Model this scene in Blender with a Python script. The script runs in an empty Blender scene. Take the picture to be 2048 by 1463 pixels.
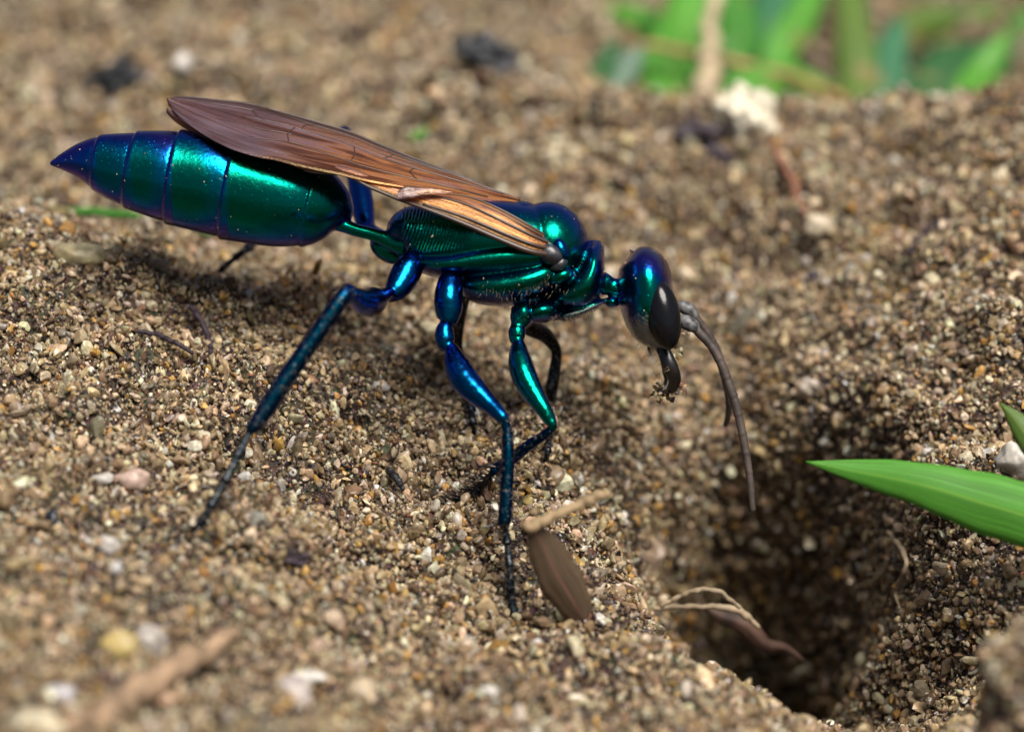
# Metallic wasp on sand beside its burrow.  1 Blender unit = 1 cm (unit scale 0.01).
import bpy, bmesh, math
import numpy as np
from mathutils import Vector, Matrix, Euler

R = math.radians
rng = np.random.default_rng(7)
sc = bpy.context.scene
COL = sc.collection
sc.unit_settings.system = 'METRIC'
sc.unit_settings.scale_length = 0.01

# ------------------------------------------------------------------ camera
TH = R(24.0)                       # camera looks down by this much
DIST = 11.7                        # cm to the focus plane (through the wasp)
FPX = 1024 / math.tan(R(11.0))     # focal length in photo pixels (2048 wide)
SPX = FPX / DIST                   # photo pixels per cm at the focus plane
FWD = np.array([0, math.cos(TH), -math.sin(TH)])
UPV = np.array([0, math.sin(TH), math.cos(TH)])
RGT = np.array([1.0, 0, 0])
FOC = np.array([0, 0, 1.0])
CAM = FOC - FWD * DIST
cd = bpy.data.cameras.new('camera')
cam = bpy.data.objects.new('camera', cd); COL.objects.link(cam)
cam.location = CAM
cam.rotation_euler = (R(90) - TH, 0, 0)
cd.sensor_width = 36; cd.lens = 18 / math.tan(R(11.0))
cd.clip_start = 0.05; cd.clip_end = 5000
cd.dof.use_dof = True; cd.dof.focus_distance = DIST - 0.12
cd.dof.aperture_fstop = cd.lens * 1e-3 / 0.30
sc.camera = cam

# ------------------------------------------------------------------ world, sun, exposure
LDIR = Vector((0.25, -0.35, 0.90)).normalized()      # towards the sun
w = bpy.data.worlds.new('World'); sc.world = w; w.use_nodes = True
nt = w.node_tree
sky = nt.nodes.new('ShaderNodeTexSky'); sky.sky_type = 'NISHITA'
sky.sun_disc = False
sky.sun_elevation = math.asin(LDIR.z); sky.sun_rotation = math.atan2(LDIR.x, LDIR.y)
sky.air_density = 1.0; sky.dust_density = 4.0; sky.ozone_density = 1.0
bg = nt.nodes['Background']; bg.inputs['Strength'].default_value = 0.05
nt.links.new(sky.outputs[0], bg.inputs['Color'])
sd = bpy.data.lights.new('sun', 'SUN'); sd.energy = 4.8; sd.angle = R(38); sd.color = (1.0, 0.95, 0.88)
sun = bpy.data.objects.new('sun', sd); COL.objects.link(sun)
sun.rotation_euler = LDIR.to_track_quat('Z', 'Y').to_euler()
sc.view_settings.view_transform = 'Standard'; sc.view_settings.look = 'None'
sc.view_settings.exposure = 0.46; sc.view_settings.gamma = 1
sc.render.engine = 'CYCLES'
sc.cycles.max_bounces = 4; sc.cycles.diffuse_bounces = 2; sc.cycles.glossy_bounces = 3
sc.cycles.transmission_bounces = 4; sc.cycles.transparent_max_bounces = 8
sc.cycles.caustics_reflective = False; sc.cycles.caustics_refractive = False
sc.cycles.sample_clamp_indirect = 4
sc.cycles.use_denoising = True; sc.cycles.use_adaptive_sampling = True; sc.cycles.adaptive_threshold = .025

# ------------------------------------------------------------------ helpers
def P(px, py, d):
    """photo pixel + depth (cm behind the focus plane) -> world point"""
    t = DIST + d
    return CAM + t * (FWD + RGT * (px - 1024) / FPX + UPV * (731.5 - py) / FPX)

def ray(px, py):
    v = FWD + RGT * (px - 1024) / FPX + UPV * (731.5 - py) / FPX
    return v

def link(ob, parent=None):
    COL.objects.link(ob)
    if parent is not None:
        ob.parent = parent
        ob.matrix_parent_inverse = parent.matrix_world.inverted()
    return ob

def mesh_obj(name, verts, faces, mat, parent=None, smooth=True):
    me = bpy.data.meshes.new(name)
    me.from_pydata([tuple(map(float, v)) for v in verts], [], faces)
    me.validate(); me.update()
    if smooth:
        me.polygons.foreach_set('use_smooth', np.ones(len(me.polygons), dtype=bool))
    if mat: me.materials.append(mat)
    return link(bpy.data.objects.new(name, me), parent)

def tag(o, label, cat, group=None, kind=None):
    if label: o['label'] = label
    if cat: o['category'] = cat
    if group: o['group'] = group
    if kind: o['kind'] = kind
    return o

def empty(name, loc):
    o = bpy.data.objects.new(name, None); o.location = loc; o.empty_display_size = 0.1
    COL.objects.link(o); bpy.context.view_layer.update()
    return o

def catmull(pts, n):
    p = np.asarray(pts, float)
    if len(p) == 2:
        t = np.linspace(0, 1, n)[:, None]
        return p[0] * (1 - t) + p[1] * t
    e = np.vstack([2 * p[0] - p[1], p, 2 * p[-1] - p[-2]])
    # chord-length distribution of samples
    seg = np.linalg.norm(np.diff(p[:, :3], axis=0), axis=1) + 1e-6
    cum = np.concatenate([[0], np.cumsum(seg)])
    u = np.linspace(0, cum[-1], n)
    i = np.clip(np.searchsorted(cum, u, side='right') - 1, 0, len(p) - 2)
    t = ((u - cum[i]) / seg[i])[:, None]
    a, b, c, d = e[i], e[i + 1], e[i + 2], e[i + 3]
    return 0.5 * ((2 * b) + (c - a) * t + (2 * a - 5 * b + 4 * c - d) * t ** 2 + (3 * b - a - 3 * c + d) * t ** 3)

def loft_world(C, rh, rw, seg=24, ref=None, rounded=True):
    """closed tube round world centres C; rh = radius in the plane of `ref`-normal, rw = radius along ref"""
    C = np.asarray(C); n = len(C)
    T = np.gradient(C, axis=0); T /= np.linalg.norm(T, axis=1)[:, None] + 1e-12
    ref = FWD if ref is None else ref
    verts = []
    prevA = None
    ang = np.linspace(0, 2 * np.pi, seg, endpoint=False)
    for i in range(n):
        A = ref - T[i] * np.dot(ref, T[i])
        if np.linalg.norm(A) < 0.25 and prevA is not None:
            A = prevA - T[i] * np.dot(prevA, T[i])
        A /= np.linalg.norm(A) + 1e-12
        if prevA is not None and np.dot(A, prevA) < 0: A = -A
        prevA = A
        B = np.cross(T[i], A)
        verts.append(C[i] + np.outer(np.cos(ang) * rw[i], A) + np.outer(np.sin(ang) * rh[i], B))
    V = np.vstack(verts)
    faces = []
    for i in range(n - 1):
        for j in range(seg):
            k = (j + 1) % seg
            faces.append((i * seg + j, i * seg + k, (i + 1) * seg + k, (i + 1) * seg + j))
    r0, r1 = max(rh[0], rw[0]), max(rh[-1], rw[-1])
    V = np.vstack([V, C[0] - T[0] * r0 * 0.5, C[-1] + T[-1] * r1 * 0.5])
    a, b = n * seg, n * seg + 1
    for j in range(seg):
        k = (j + 1) % seg
        faces.append((a, k, j))
        faces.append((b, (n - 1) * seg + j, (n - 1) * seg + k))
    return V, faces

def loft_px(ctrl, n=60, seg=24, ratio=1.0, fn=None):
    """ctrl rows (px,py,d,rh_px[,rw_px]) -> closed loft"""
    c = [list(r) + ([r[3] * ratio] if len(r) == 4 else []) for r in ctrl]
    c = np.array(c, float); c2 = c.copy(); c2[:, 2] *= SPX
    s = catmull(c2, n); s[:, 2] /= SPX
    rh, rw = np.maximum(s[:, 3], .6) / SPX, np.maximum(s[:, 4], .6) / SPX
    if fn is not None:
        k = fn(s[:, 0], s[:, 1]); rh, rw = rh * k, rw * k
    C = np.array([P(a, b, d) for a, b, d in s[:, :3]])
    return loft_world(C, rh, rw, seg)

def ellipsoid_px(px, py, d, ax, ay, az, rot=0, seg=32, rings=20):
    """ax, ay in-plane semi-axes (px), az depth semi-axis (px), rot in-plane degrees"""
    V, F = [], []
    O = P(px, py, d); cr, sr = math.cos(R(rot)), math.sin(R(rot))
    X = RGT * cr + UPV * sr; Y = -RGT * sr + UPV * cr
    for i in range(1, rings):
        a = math.pi * i / rings
        for j in range(seg):
            b = 2 * math.pi * j / seg
            V.append(O + (X * ax * math.sin(a) * math.cos(b) + FWD * az * math.sin(a) * math.sin(b) + Y * ay * math.cos(a)) / SPX)
    V.append(O + Y * ay / SPX); V.append(O - Y * ay / SPX)
    t, bo = len(V) - 2, len(V) - 1
    for i in range(rings - 2):
        for j in range(seg):
            k = (j + 1) % seg
            F.append((i * seg + j, (i + 1) * seg + j, (i + 1) * seg + k, i * seg + k))
    for j in range(seg):
        k = (j + 1) % seg
        F.append((t, j, k)); F.append((bo, (rings - 2) * seg + k, (rings - 2) * seg + j))
    return np.array(V), F

def joined(parts):
    V, F, o = [], [], 0
    for v, f in parts:
        V.append(v); F += [tuple(i + o for i in q) for q in f]; o += len(v)
    return np.vstack(V), F

# gradient noise -----------------------------------------------------------
_perm = np.random.default_rng(11).permutation(512)
_perm = np.concatenate([_perm, _perm, _perm])
_ga = np.random.default_rng(12).uniform(0, 2 * np.pi, 512)
def noise2(x, y):
    xi = np.floor(x).astype(int); yi = np.floor(y).astype(int)
    xf, yf = x - xi, y - yi
    u = xf ** 3 * (xf * (xf * 6 - 15) + 10); v = yf ** 3 * (yf * (yf * 6 - 15) + 10)
    def g(ix, iy, dx, dy):
        h = _perm[_perm[ix & 511] + (iy & 511)] & 511
        return np.cos(_ga[h]) * dx + np.sin(_ga[h]) * dy
    a = g(xi, yi, xf, yf); b = g(xi + 1, yi, xf - 1, yf)
    c = g(xi, yi + 1, xf, yf - 1); d = g(xi + 1, yi + 1, xf - 1, yf - 1)
    return (a * (1 - u) + b * u) * (1 - v) + (c * (1 - u) + d * u) * v
def fbm(x, y, oct=4, gain=.5):
    s, a = 0, 1.0
    for o in range(oct):
        s = s + a * noise2(x * 2 ** o + 17.3 * o, y * 2 ** o - 9.1 * o); a *= gain
    return s

# ------------------------------------------------------------------ materials
def new_mat(name):
    m = bpy.data.materials.new(name); m.use_nodes = True
    t = m.node_tree; return m, t, t.nodes['Principled BSDF']
def N(t, kind, **kw):
    n = t.nodes.new(kind)
    for k, v in kw.items():
        if k in n.inputs: n.inputs[k].default_value = v
        else: setattr(n, k, v)
    return n
def ramp(t, stops, interp='LINEAR'):
    n = t.nodes.new('ShaderNodeValToRGB'); r = n.color_ramp; r.interpolation = interp
    while len(r.elements) < len(stops): r.elements.new(0.5)
    for e, (p, c) in zip(r.elements, stops):
        e.position = p; e.color = (*c, 1) if len(c) == 3 else c
    return n

def mat_simple(name, col, rough=.6, var=.25, scale=8.0, spec=.4, transl=0, bump=.2, streak=None):
    m, t, b = new_mat(name)
    tc = N(t, 'ShaderNodeTexCoord'); mp = N(t, 'ShaderNodeMapping')
    if streak: mp.inputs['Scale'].default_value = streak
    t.links.new(tc.outputs['Object'], mp.inputs[0])
    nz = N(t, 'ShaderNodeTexNoise', Scale=scale, Detail=6.0); t.links.new(mp.outputs[0], nz.inputs['Vector'])
    c0 = tuple(max(0, c * (1 - var * 1.6)) for c in col); c1 = tuple(min(1, c * (1 + var)) for c in col)
    r = ramp(t, [(.3, c0), (.7, c1)]); t.links.new(nz.outputs['Fac'], r.inputs[0])
    t.links.new(r.outputs[0], b.inputs['Base Color'])
    b.inputs['Roughness'].default_value = rough; b.inputs['Specular IOR Level'].default_value = spec
    bp = N(t, 'ShaderNodeBump', Strength=bump, Distance=0.01); t.links.new(nz.outputs['Fac'], bp.inputs['Height'])
    t.links.new(bp.outputs[0], b.inputs['Normal'])
    if transl:
        tr = N(t, 'ShaderNodeBsdfTranslucent'); t.links.new(r.outputs[0], tr.inputs['Color'])
        mx = N(t, 'ShaderNodeMixShader'); mx.inputs[0].default_value = transl
        t.links.new(b.outputs[0], mx.inputs[1]); t.links.new(tr.outputs[0], mx.inputs[2])
        t.links.new(mx.outputs[0], t.nodes['Material Output'].inputs['Surface'])
    return m

def mat_cuticle(name, stops, rough=.17, silver=False, striae=False, dark=.36, dust=0.0):
    """metallic insect cuticle: structural colour, hue shifting from green (seen head-on) to blue and violet (glancing)"""
    m, t, b = new_mat(name)
    tc = N(t, 'ShaderNodeTexCoord')
    lw = N(t, 'ShaderNodeLayerWeight', Blend=0.5)
    nz = N(t, 'ShaderNodeTexNoise', Scale=3.0, Detail=4.0); t.links.new(tc.outputs['Object'], nz.inputs['Vector'])
    ad = N(t, 'ShaderNodeMath', operation='MULTIPLY_ADD'); ad.inputs[1].default_value = .22
    t.links.new(nz.outputs['Fac'], ad.inputs[0]); t.links.new(lw.outputs['Facing'], ad.inputs[2])
    sb = N(t, 'ShaderNodeMath', operation='SUBTRACT'); sb.inputs[1].default_value = .11
    t.links.new(ad.outputs[0], sb.inputs[0])
    src = sb
    if silver or striae:
        at2 = N(t, 'ShaderNodeAttribute', attribute_name='hue')
        a2 = N(t, 'ShaderNodeMath', operation='ADD'); t.links.new(sb.outputs[0], a2.inputs[0]); t.links.new(at2.outputs['Fac'], a2.inputs[1]); src = a2
    r = ramp(t, [(p, tuple(c * dark for c in col)) for p, col in stops]); t.links.new(src.outputs[0], r.inputs[0])
    b.inputs['Metallic'].default_value = 1.0
    # fine punctures and scratches
    n2 = N(t, 'ShaderNodeTexNoise', Scale=60.0, Detail=5.0); t.links.new(tc.outputs['Object'], n2.inputs['Vector'])
    rr = N(t, 'ShaderNodeMapRange'); rr.inputs['To Min'].default_value = rough - .09; rr.inputs['To Max'].default_value = rough + .16
    t.links.new(n2.outputs['Fac'], rr.inputs[0]); t.links.new(rr.outputs[0], b.inputs['Roughness'])
    vz = N(t, 'ShaderNodeTexVoronoi', Scale=62.0); t.links.new(tc.outputs['Object'], vz.inputs['Vector'])
    pr = ramp(t, [(0.0, (0, 0, 0)), (.16, (1, 1, 1))]); t.links.new(vz.outputs['Distance'], pr.inputs[0])
    bp = N(t, 'ShaderNodeBump', Strength=.4, Distance=.004); t.links.new(pr.outputs[0], bp.inputs['Height'])
    bp2 = N(t, 'ShaderNodeBump', Strength=.25, Distance=.004); t.links.new(n2.outputs['Fac'], bp2.inputs['Height']); t.links.new(bp.outputs[0], bp2.inputs['Normal'])
    last = bp2
    if striae:
        at = N(t, 'ShaderNodeAttribute', attribute_name='striae')
        mp = N(t, 'ShaderNodeMapping'); mp.inputs['Rotation'].default_value = (0, R(-20), 0); t.links.new(tc.outputs['Object'], mp.inputs[0])
        wv = N(t, 'ShaderNodeTexWave', Scale=23.0, Distortion=2.2); wv.inputs['Detail Scale'].default_value = 2.0
        t.links.new(mp.outputs[0], wv.inputs['Vector'])
        ml = N(t, 'ShaderNodeMath', operation='MULTIPLY'); t.links.new(wv.outputs['Fac'], ml.inputs[0]); t.links.new(at.outputs['Fac'], ml.inputs[1])
        b3 = N(t, 'ShaderNodeBump', Strength=.8, Distance=.007); t.links.new(ml.outputs[0], b3.inputs['Height']); t.links.new(last.outputs[0], b3.inputs['Normal']); last = b3
    t.links.new(last.outputs[0], b.inputs['Normal'])
    col = r
    if silver or dust:
        n3 = N(t, 'ShaderNodeTexNoise', Scale=75.0, Detail=3.0); t.links.new(tc.outputs['Object'], n3.inputs['Vector'])
        if silver:
            at = N(t, 'ShaderNodeAttribute', attribute_name='silver')
            sm = N(t, 'ShaderNodeMath', operation='MULTIPLY_ADD'); sm.inputs[1].default_value = .75; sm.inputs[2].default_value = -.45
            t.links.new(at.outputs['Fac'], sm.inputs[0])
            s2 = N(t, 'ShaderNodeMath', operation='ADD'); t.links.new(sm.outputs[0], s2.inputs[0]); t.links.new(n3.outputs['Fac'], s2.inputs[1])
            thr = ramp(t, [(.45, (0, 0, 0)), (.75, (1, 1, 1))]); t.links.new(s2.outputs[0], thr.inputs[0])
        else:
            thr = ramp(t, [(.62 - dust * .3, (0, 0, 0)), (.8 - dust * .2, (1, 1, 1))]); t.links.new(n3.outputs['Fac'], thr.inputs[0])
        mx = N(t, 'ShaderNodeMix', data_type='RGBA'); t.links.new(thr.outputs[0], mx.inputs['Factor'])
        t.links.new(r.outputs[0], mx.inputs['A']); mx.inputs['B'].default_value = (.13, .13, .125, 1) if silver else (.16, .14, .12, 1)
        t.links.new(mx.outputs['Result'], b.inputs['Base Color'])
        inv = N(t, 'ShaderNodeMath', operation='SUBTRACT'); inv.inputs[0].default_value = 1.0; t.links.new(thr.outputs[0], inv.inputs[1])
        t.links.new(inv.outputs[0], b.inputs['Metallic'])
    else:
        t.links.new(r.outputs[0], b.inputs['Base Color'])
    return m

GREEN = [(0.0, (.003, .34, .20)), (.24, (.002, .38, .30)), (.40, (.004, .36, .70)), (.56, (.02, .20, 1.0)), (.78, (.20, .13, 1.0)), (1.0, (.50, .34, .85))]
BLUE = [(0.0, (.004, .24, .40)), (.18, (.006, .16, .55)), (.5, (.02, .11, .85)), (.75, (.10, .08, .70)), (1.0, (.40, .28, .70))]
M_BODY = mat_cuticle('metallic_green_blue_cuticle', GREEN, rough=.19, silver=True, striae=True)
M_LEG = mat_cuticle('metallic_blue_leg_cuticle', BLUE, rough=.17)
M_LEGG = mat_cuticle('metallic_green_leg_cuticle', GREEN, rough=.17)
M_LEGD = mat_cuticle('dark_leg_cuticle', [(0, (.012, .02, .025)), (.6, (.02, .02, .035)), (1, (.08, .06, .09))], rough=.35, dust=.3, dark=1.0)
M_LEGT = mat_cuticle('dusky_blue_shin_cuticle', BLUE, rough=.3, dust=.12, dark=.12)
M_EYE, t_, b_ = new_mat('glossy_black_eye')
b_.inputs['Base Color'].default_value = (.004, .004, .005, 1); b_.inputs['Roughness'].default_value = .17; b_.inputs['Specular IOR Level'].default_value = .32
vz_ = N(t_, 'ShaderNodeTexVoronoi', Scale=110.0); tc_ = N(t_, 'ShaderNodeTexCoord'); t_.links.new(tc_.outputs['Object'], vz_.inputs['Vector'])
bp_ = N(t_, 'ShaderNodeBump', Strength=.08, Distance=.002); t_.links.new(vz_.outputs['Distance'], bp_.inputs['Height']); t_.links.new(bp_.outputs[0], b_.inputs['Normal'])
M_JAW = mat_simple('black_mandible', (.008, .006, .005), rough=.3, spec=.6, scale=10)
M_ANT = mat_simple('grey_brown_antenna', (.06, .044, .036), rough=.6, scale=14, var=.35)
M_SCAPE = mat_simple('grey_scape', (.09, .088, .09), rough=.45, scale=40, var=.7)
M_HAIR = mat_simple('black_bristle', (.02, .014, .012), rough=.5)
M_HAIRP = mat_simple('pale_hair', (.28, .20, .12), rough=.5)
M_VEIN = mat_simple('dark_wing_vein', (.045, .022, .014), rough=.35, spec=.6)
M_HINGE = mat_simple('dark_wing_hinge', (.02, .02, .024), rough=.35, scale=25, var=.5, spec=.6, bump=.6)

def mat_wing(name, pale=0.0):
    m, t, b = new_mat(name)
    uv = N(t, 'ShaderNodeUVMap', uv_map='UVMap')
    sp = N(t, 'ShaderNodeSeparateXYZ'); t.links.new(uv.outputs[0], sp.inputs[0])
    mp = N(t, 'ShaderNodeMapping'); mp.inputs['Scale'].default_value = (3.2, 8, 1); t.links.new(uv.outputs[0], mp.inputs[0])
    nz = N(t, 'ShaderNodeTexNoise', Scale=1.0, Detail=3.0, Distortion=.9); t.links.new(mp.outputs[0], nz.inputs['Vector'])
    # colour: copper and gold streaks near the body, smoky violet at the tip, dark brown front edge
    r = ramp(t, [(.22, (.04, .016, .009)), (.38, (.15, .05, .02)), (.47, (.32, .12, .045)), (.54, (.52, .23, .08)), (.61, (.34, .14, .12)), (.72, (.52, .32, .24))])
    t.links.new(nz.outputs['Fac'], r.inputs[0])
    r2 = ramp(t, [(.25, (.055, .026, .024)), (.42, (.12, .065, .066)), (.58, (.20, .135, .16)), (.75, (.30, .24, .30))])
    t.links.new(nz.outputs['Fac'], r2.inputs[0])
    nw = N(t, 'ShaderNodeMath', operation='MULTIPLY_ADD'); nw.inputs[1].default_value = .35; t.links.new(nz.outputs['Fac'], nw.inputs[0]); t.links.new(sp.outputs['X'], nw.inputs[2])
    tipm = ramp(t, [(.62, (0, 0, 0)), (.88, (1, 1, 1))]); t.links.new(nw.outputs[0], tipm.inputs[0])
    m1 = N(t, 'ShaderNodeMix', data_type='RGBA'); t.links.new(tipm.outputs[0], m1.inputs['Factor']); t.links.new(r.outputs[0], m1.inputs['A']); t.links.new(r2.outputs[0], m1.inputs['B'])
    vw = N(t, 'ShaderNodeMath', operation='MULTIPLY_ADD'); vw.inputs[1].default_value = .12; t.links.new(nz.outputs['Fac'], vw.inputs[0]); t.links.new(sp.outputs['Y'], vw.inputs[2])
    edge = ramp(t, [(.10, (1, 1, 1)), (.32, (0, 0, 0))]); t.links.new(vw.outputs[0], edge.inputs[0])
    m2 = N(t, 'ShaderNodeMix', data_type='RGBA'); t.links.new(edge.outputs[0], m2.inputs['Factor']); t.links.new(m1.outputs['Result'], m2.inputs['A']); m2.inputs['B'].default_value = (.05, .024, .02, 1)
    r = m2
    hs = N(t, 'ShaderNodeHueSaturation', Saturation=1.0 - .3 * pale, Value=1.0 + .55 * pale); t.links.new(r.outputs['Result'], hs.inputs['Color'])
    t.links.new(hs.outputs[0], b.inputs['Base Color'])
    b.inputs['Metallic'].default_value = .40; b.inputs['Roughness'].default_value = .27
    b.inputs['Specular IOR Level'].default_value = .7
    for k, v in (('Thin Film Thickness', 380.0), ('Thin Film IOR', 1.5)):
        if k in b.inputs: b.inputs[k].default_value = v
    n2 = N(t, 'ShaderNodeTexNoise', Scale=1.0, Detail=3.0); m2 = N(t, 'ShaderNodeMapping'); m2.inputs['Scale'].default_value = (9, 26, 1)
    t.links.new(uv.outputs[0], m2.inputs[0]); t.links.new(m2.outputs[0], n2.inputs['Vector'])
    bp = N(t, 'ShaderNodeBump', Strength=.22, Distance=.02); t.links.new(n2.outputs['Fac'], bp.inputs['Height']); tcw = N(t, 'ShaderNodeTexCoord'); n5 = N(t, 'ShaderNodeTexNoise', Scale=130.0, Detail=1.0); t.links.new(tcw.outputs['Object'], n5.inputs['Vector'])
    b5 = N(t, 'ShaderNodeBump', Strength=.5, Distance=.004); t.links.new(n5.outputs['Fac'], b5.inputs['Height']); t.links.new(bp.outputs[0], b5.inputs['Normal'])
    t.links.new(b5.outputs[0], b.inputs['Normal'])
    tp = N(t, 'ShaderNodeBsdfTransparent'); tp.inputs[0].default_value = (.75, .42, .22, 1)
    mx = N(t, 'ShaderNodeMixShader'); mx.inputs[0].default_value = .34
    t.links.new(b.outputs[0], mx.inputs[1]); t.links.new(tp.outputs[0], mx.inputs[2])
    t.links.new(mx.outputs[0], t.nodes['Material Output'].inputs['Surface'])
    return m
M_WING = mat_wing('copper_smoky_wing'); M_WINGP = mat_wing('pale_copper_wing', 1.0)

# sand: sheet below the grains, coloured dark to deepen the shade in their gaps
m, t, b = new_mat('sand_gap_shade'); M_SAND = m
tc = N(t, 'ShaderNodeTexCoord')
n1 = N(t, 'ShaderNodeTexNoise', Scale=26.0, Detail=6.0, Roughness=.7); t.links.new(tc.outputs['Object'], n1.inputs['Vector'])
v1 = N(t, 'ShaderNodeTexVoronoi', Scale=30.0); t.links.new(tc.outputs['Object'], v1.inputs['Vector'])
r1 = ramp(t, [(.3, (.02, .014, .009)), (.55, (.08, .052, .03)), (.8, (.2, .14, .08))]); t.links.new(n1.outputs['Fac'], r1.inputs[0])
hv = N(t, 'ShaderNodeMix', data_type='RGBA', blend_type='MULTIPLY'); hv.inputs['Factor'].default_value = .6
t.links.new(r1.outputs[0], hv.inputs['A']); t.links.new(v1.outputs['Color'], hv.inputs['B'])
t.links.new(hv.outputs['Result'], b.inputs['Base Color']); b.inputs['Roughness'].default_value = .8
bp = N(t, 'ShaderNodeBump', Strength=.8, Distance=.03); t.links.new(v1.outputs['Distance'], bp.inputs['Height']); t.links.new(bp.outputs[0], b.inputs['Normal'])

# sand grains: colour from an attribute on every grain
def mat_grain(name, attr_type, glint=.28):
    m, t, b = new_mat(name)
    at = N(t, 'ShaderNodeAttribute', attribute_name='grain_color', attribute_type=attr_type)
    tc = N(t, 'ShaderNodeTexCoord')
    nz = N(t, 'ShaderNodeTexNoise', Scale=1.6 if attr_type == 'INSTANCER' else 60.0, Detail=4.0); t.links.new(tc.outputs['Object'], nz.inputs['Vector'])
    r = ramp(t, [(.3, (.55, .5, .45)), (.6, (1.05, 1.03, 1.0))]); t.links.new(nz.outputs['Fac'], r.inputs[0])
    mx = N(t, 'ShaderNodeMix', data_type='RGBA', blend_type='MULTIPLY'); mx.inputs['Factor'].default_value = 1
    t.links.new(at.outputs['Color'], mx.inputs['A']); t.links.new(r.outputs[0], mx.inputs['B'])
    t.links.new(mx.outputs['Result'], b.inputs['Base Color']); b.inputs['Roughness'].default_value = glint; b.inputs['Specular IOR Level'].default_value = .55
    tr = N(t, 'ShaderNodeBsdfTranslucent'); t.links.new(mx.outputs['Result'], tr.inputs['Color'])
    ms = N(t, 'ShaderNodeMixShader'); t.links.new(at.outputs['Alpha'], ms.inputs[0])
    t.links.new(b.outputs[0], ms.inputs[1]); t.links.new(tr.outputs[0], ms.inputs[2])
    t.links.new(ms.outputs[0], t.nodes['Material Output'].inputs['Surface'])
    return m
M_GRAIN = mat_grain('sand_grain', 'INSTANCER')
M_GRAINV = mat_grain('sand_grain_clump', 'GEOMETRY')

# ------------------------------------------------------------------ terrain
AL = R(30)                                      # the sheet is a relief over a plane tilted towards the viewer
TN = np.array([0, -math.sin(AL), math.cos(AL)]); TT = np.array([0, math.cos(AL), math.sin(AL)])
Z0 = 0.9
CTRL = [  # (px, py, depth) read from the photo: what is sharp lies in the focus plane
 (0,430,.55),(100,480,.42),(220,540,.34),(330,578,.28),(430,612,.25),
 (0,600,.12),(120,650,.02),(300,700,-.02),(480,720,.05),(620,800,.0),(740,860,.02),
 (0,850,-.65),(200,850,-.5),(450,850,-.25),(700,960,-.12),(860,1015,-.12),(900,1100,-.36),(1000,1150,-.42),(1030,1250,-.58),
 (0,1080,-1.3),(250,1080,-1.1),(500,1080,-.8),(700,1200,-.98),(950,1310,-.95),
 (0,1300,-2.0),(300,1300,-1.75),(600,1400,-1.8),(0,1463,-2.5),(300,1463,-2.4),(900,1463,-1.75),
 (1100,1100,-.25),(1200,1200,-.38),(1300,1300,-.52),(1420,1365,-.64),(1560,1445,-.82),(1300,1440,-1.15),
 (1200,1010,.45),(1300,1060,1.0),(1400,1130,1.3),(1500,1230,1.5),(1600,1340,1.5),(1700,1450,1.2),(1560,1120,1.4),
 (980,900,.2),(1100,860,.5),(1250,900,.8),(1370,950,1.05),(1150,750,1.1),(1000,700,1.1),(850,720,.75),(700,680,.7),
 (640,560,1.2),(760,600,1.1),(500,545,1.4),(300,480,1.8),(150,425,2.1),(0,385,2.3),
 (0,0,5.6),(300,0,5.6),(600,0,5.6),(900,0,5.6),(0,150,4.1),(300,150,4.1),(700,150,4.1),(1000,150,4.2),
 (0,280,3.0),(400,300,2.9),(800,300,2.8),(1000,300,2.8),(1200,300,2.85),(1000,500,1.9),(1200,500,1.95),
 (1200,190,4.0),(1430,215,3.5),(1700,218,3.3),(2040,195,2.9),
 (1350,330,2.85),(1600,330,2.6),(1850,330,2.35),(2048,330,1.9),
 (1400,500,2.2),(1600,500,1.9),(1850,500,1.5),(2048,500,1.1),
 (1400,700,1.6),(1600,700,1.3),(1800,700,.9),(2000,700,.4),
 (1400,850,1.35),(1600,880,1.05),(1700,900,.62),(1850,900,.32),(2010,900,.1),
 (1650,1000,.95),(1750,1050,.32),(1900,1100,.02),(2048,1100,-.2),
 (1700,1200,.8),(1800,1250,.05),(1950,1250,-.25),(1785,1400,.4),(1880,1400,-.1)]
wp = np.array([P(*c) for c in CTRL])
# ground beyond the crest of the bank and round about, from its usual level
extra = [(x, y, z) for x, y, z in [(1.2,5.2,.35),(3.0,5.0,.3),(5,5,.3),(1.5,7.5,.35),(4,7.5,.35),(-1,7,1.1),(-4,6.8,1.1),(-5.5,3.5,1.0),(-5,0,1.25),(-5,-2.5,.9),(0,-4.4,.75),(-3.5,-4.4,.8),(4.5,2.2,1.3),(4.5,0,.8),(4.4,-1.4,.4),(2.5,-3.6,.55),(0,9.5,.8),(5,10,.4),(-5,9.5,1.0)]]
wp = np.vstack([wp, extra])
cs, ct, ch = wp[:, 0], wp @ TT, wp @ TN
flat = lambda t_: (Z0 - t_ * math.sin(AL)) / math.cos(AL)
def tps_k(r2): return np.where(r2 > 1e-12, .5 * r2 * np.log(r2 + 1e-12), 0)
n_ = len(cs)
K = tps_k((cs[:, None] - cs) ** 2 + (ct[:, None] - ct) ** 2) + np.eye(n_) * .012
A_ = np.zeros((n_ + 3, n_ + 3)); A_[:n_, :n_] = K
A_[:n_, n_:] = np.c_[np.ones(n_), cs, ct]; A_[n_:, :n_] = A_[:n_, n_:].T
W_ = np.linalg.solve(A_, np.concatenate([ch - flat(ct), [0, 0, 0]]))
_cj = np.random.default_rng(21).random((512, 3))
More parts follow.
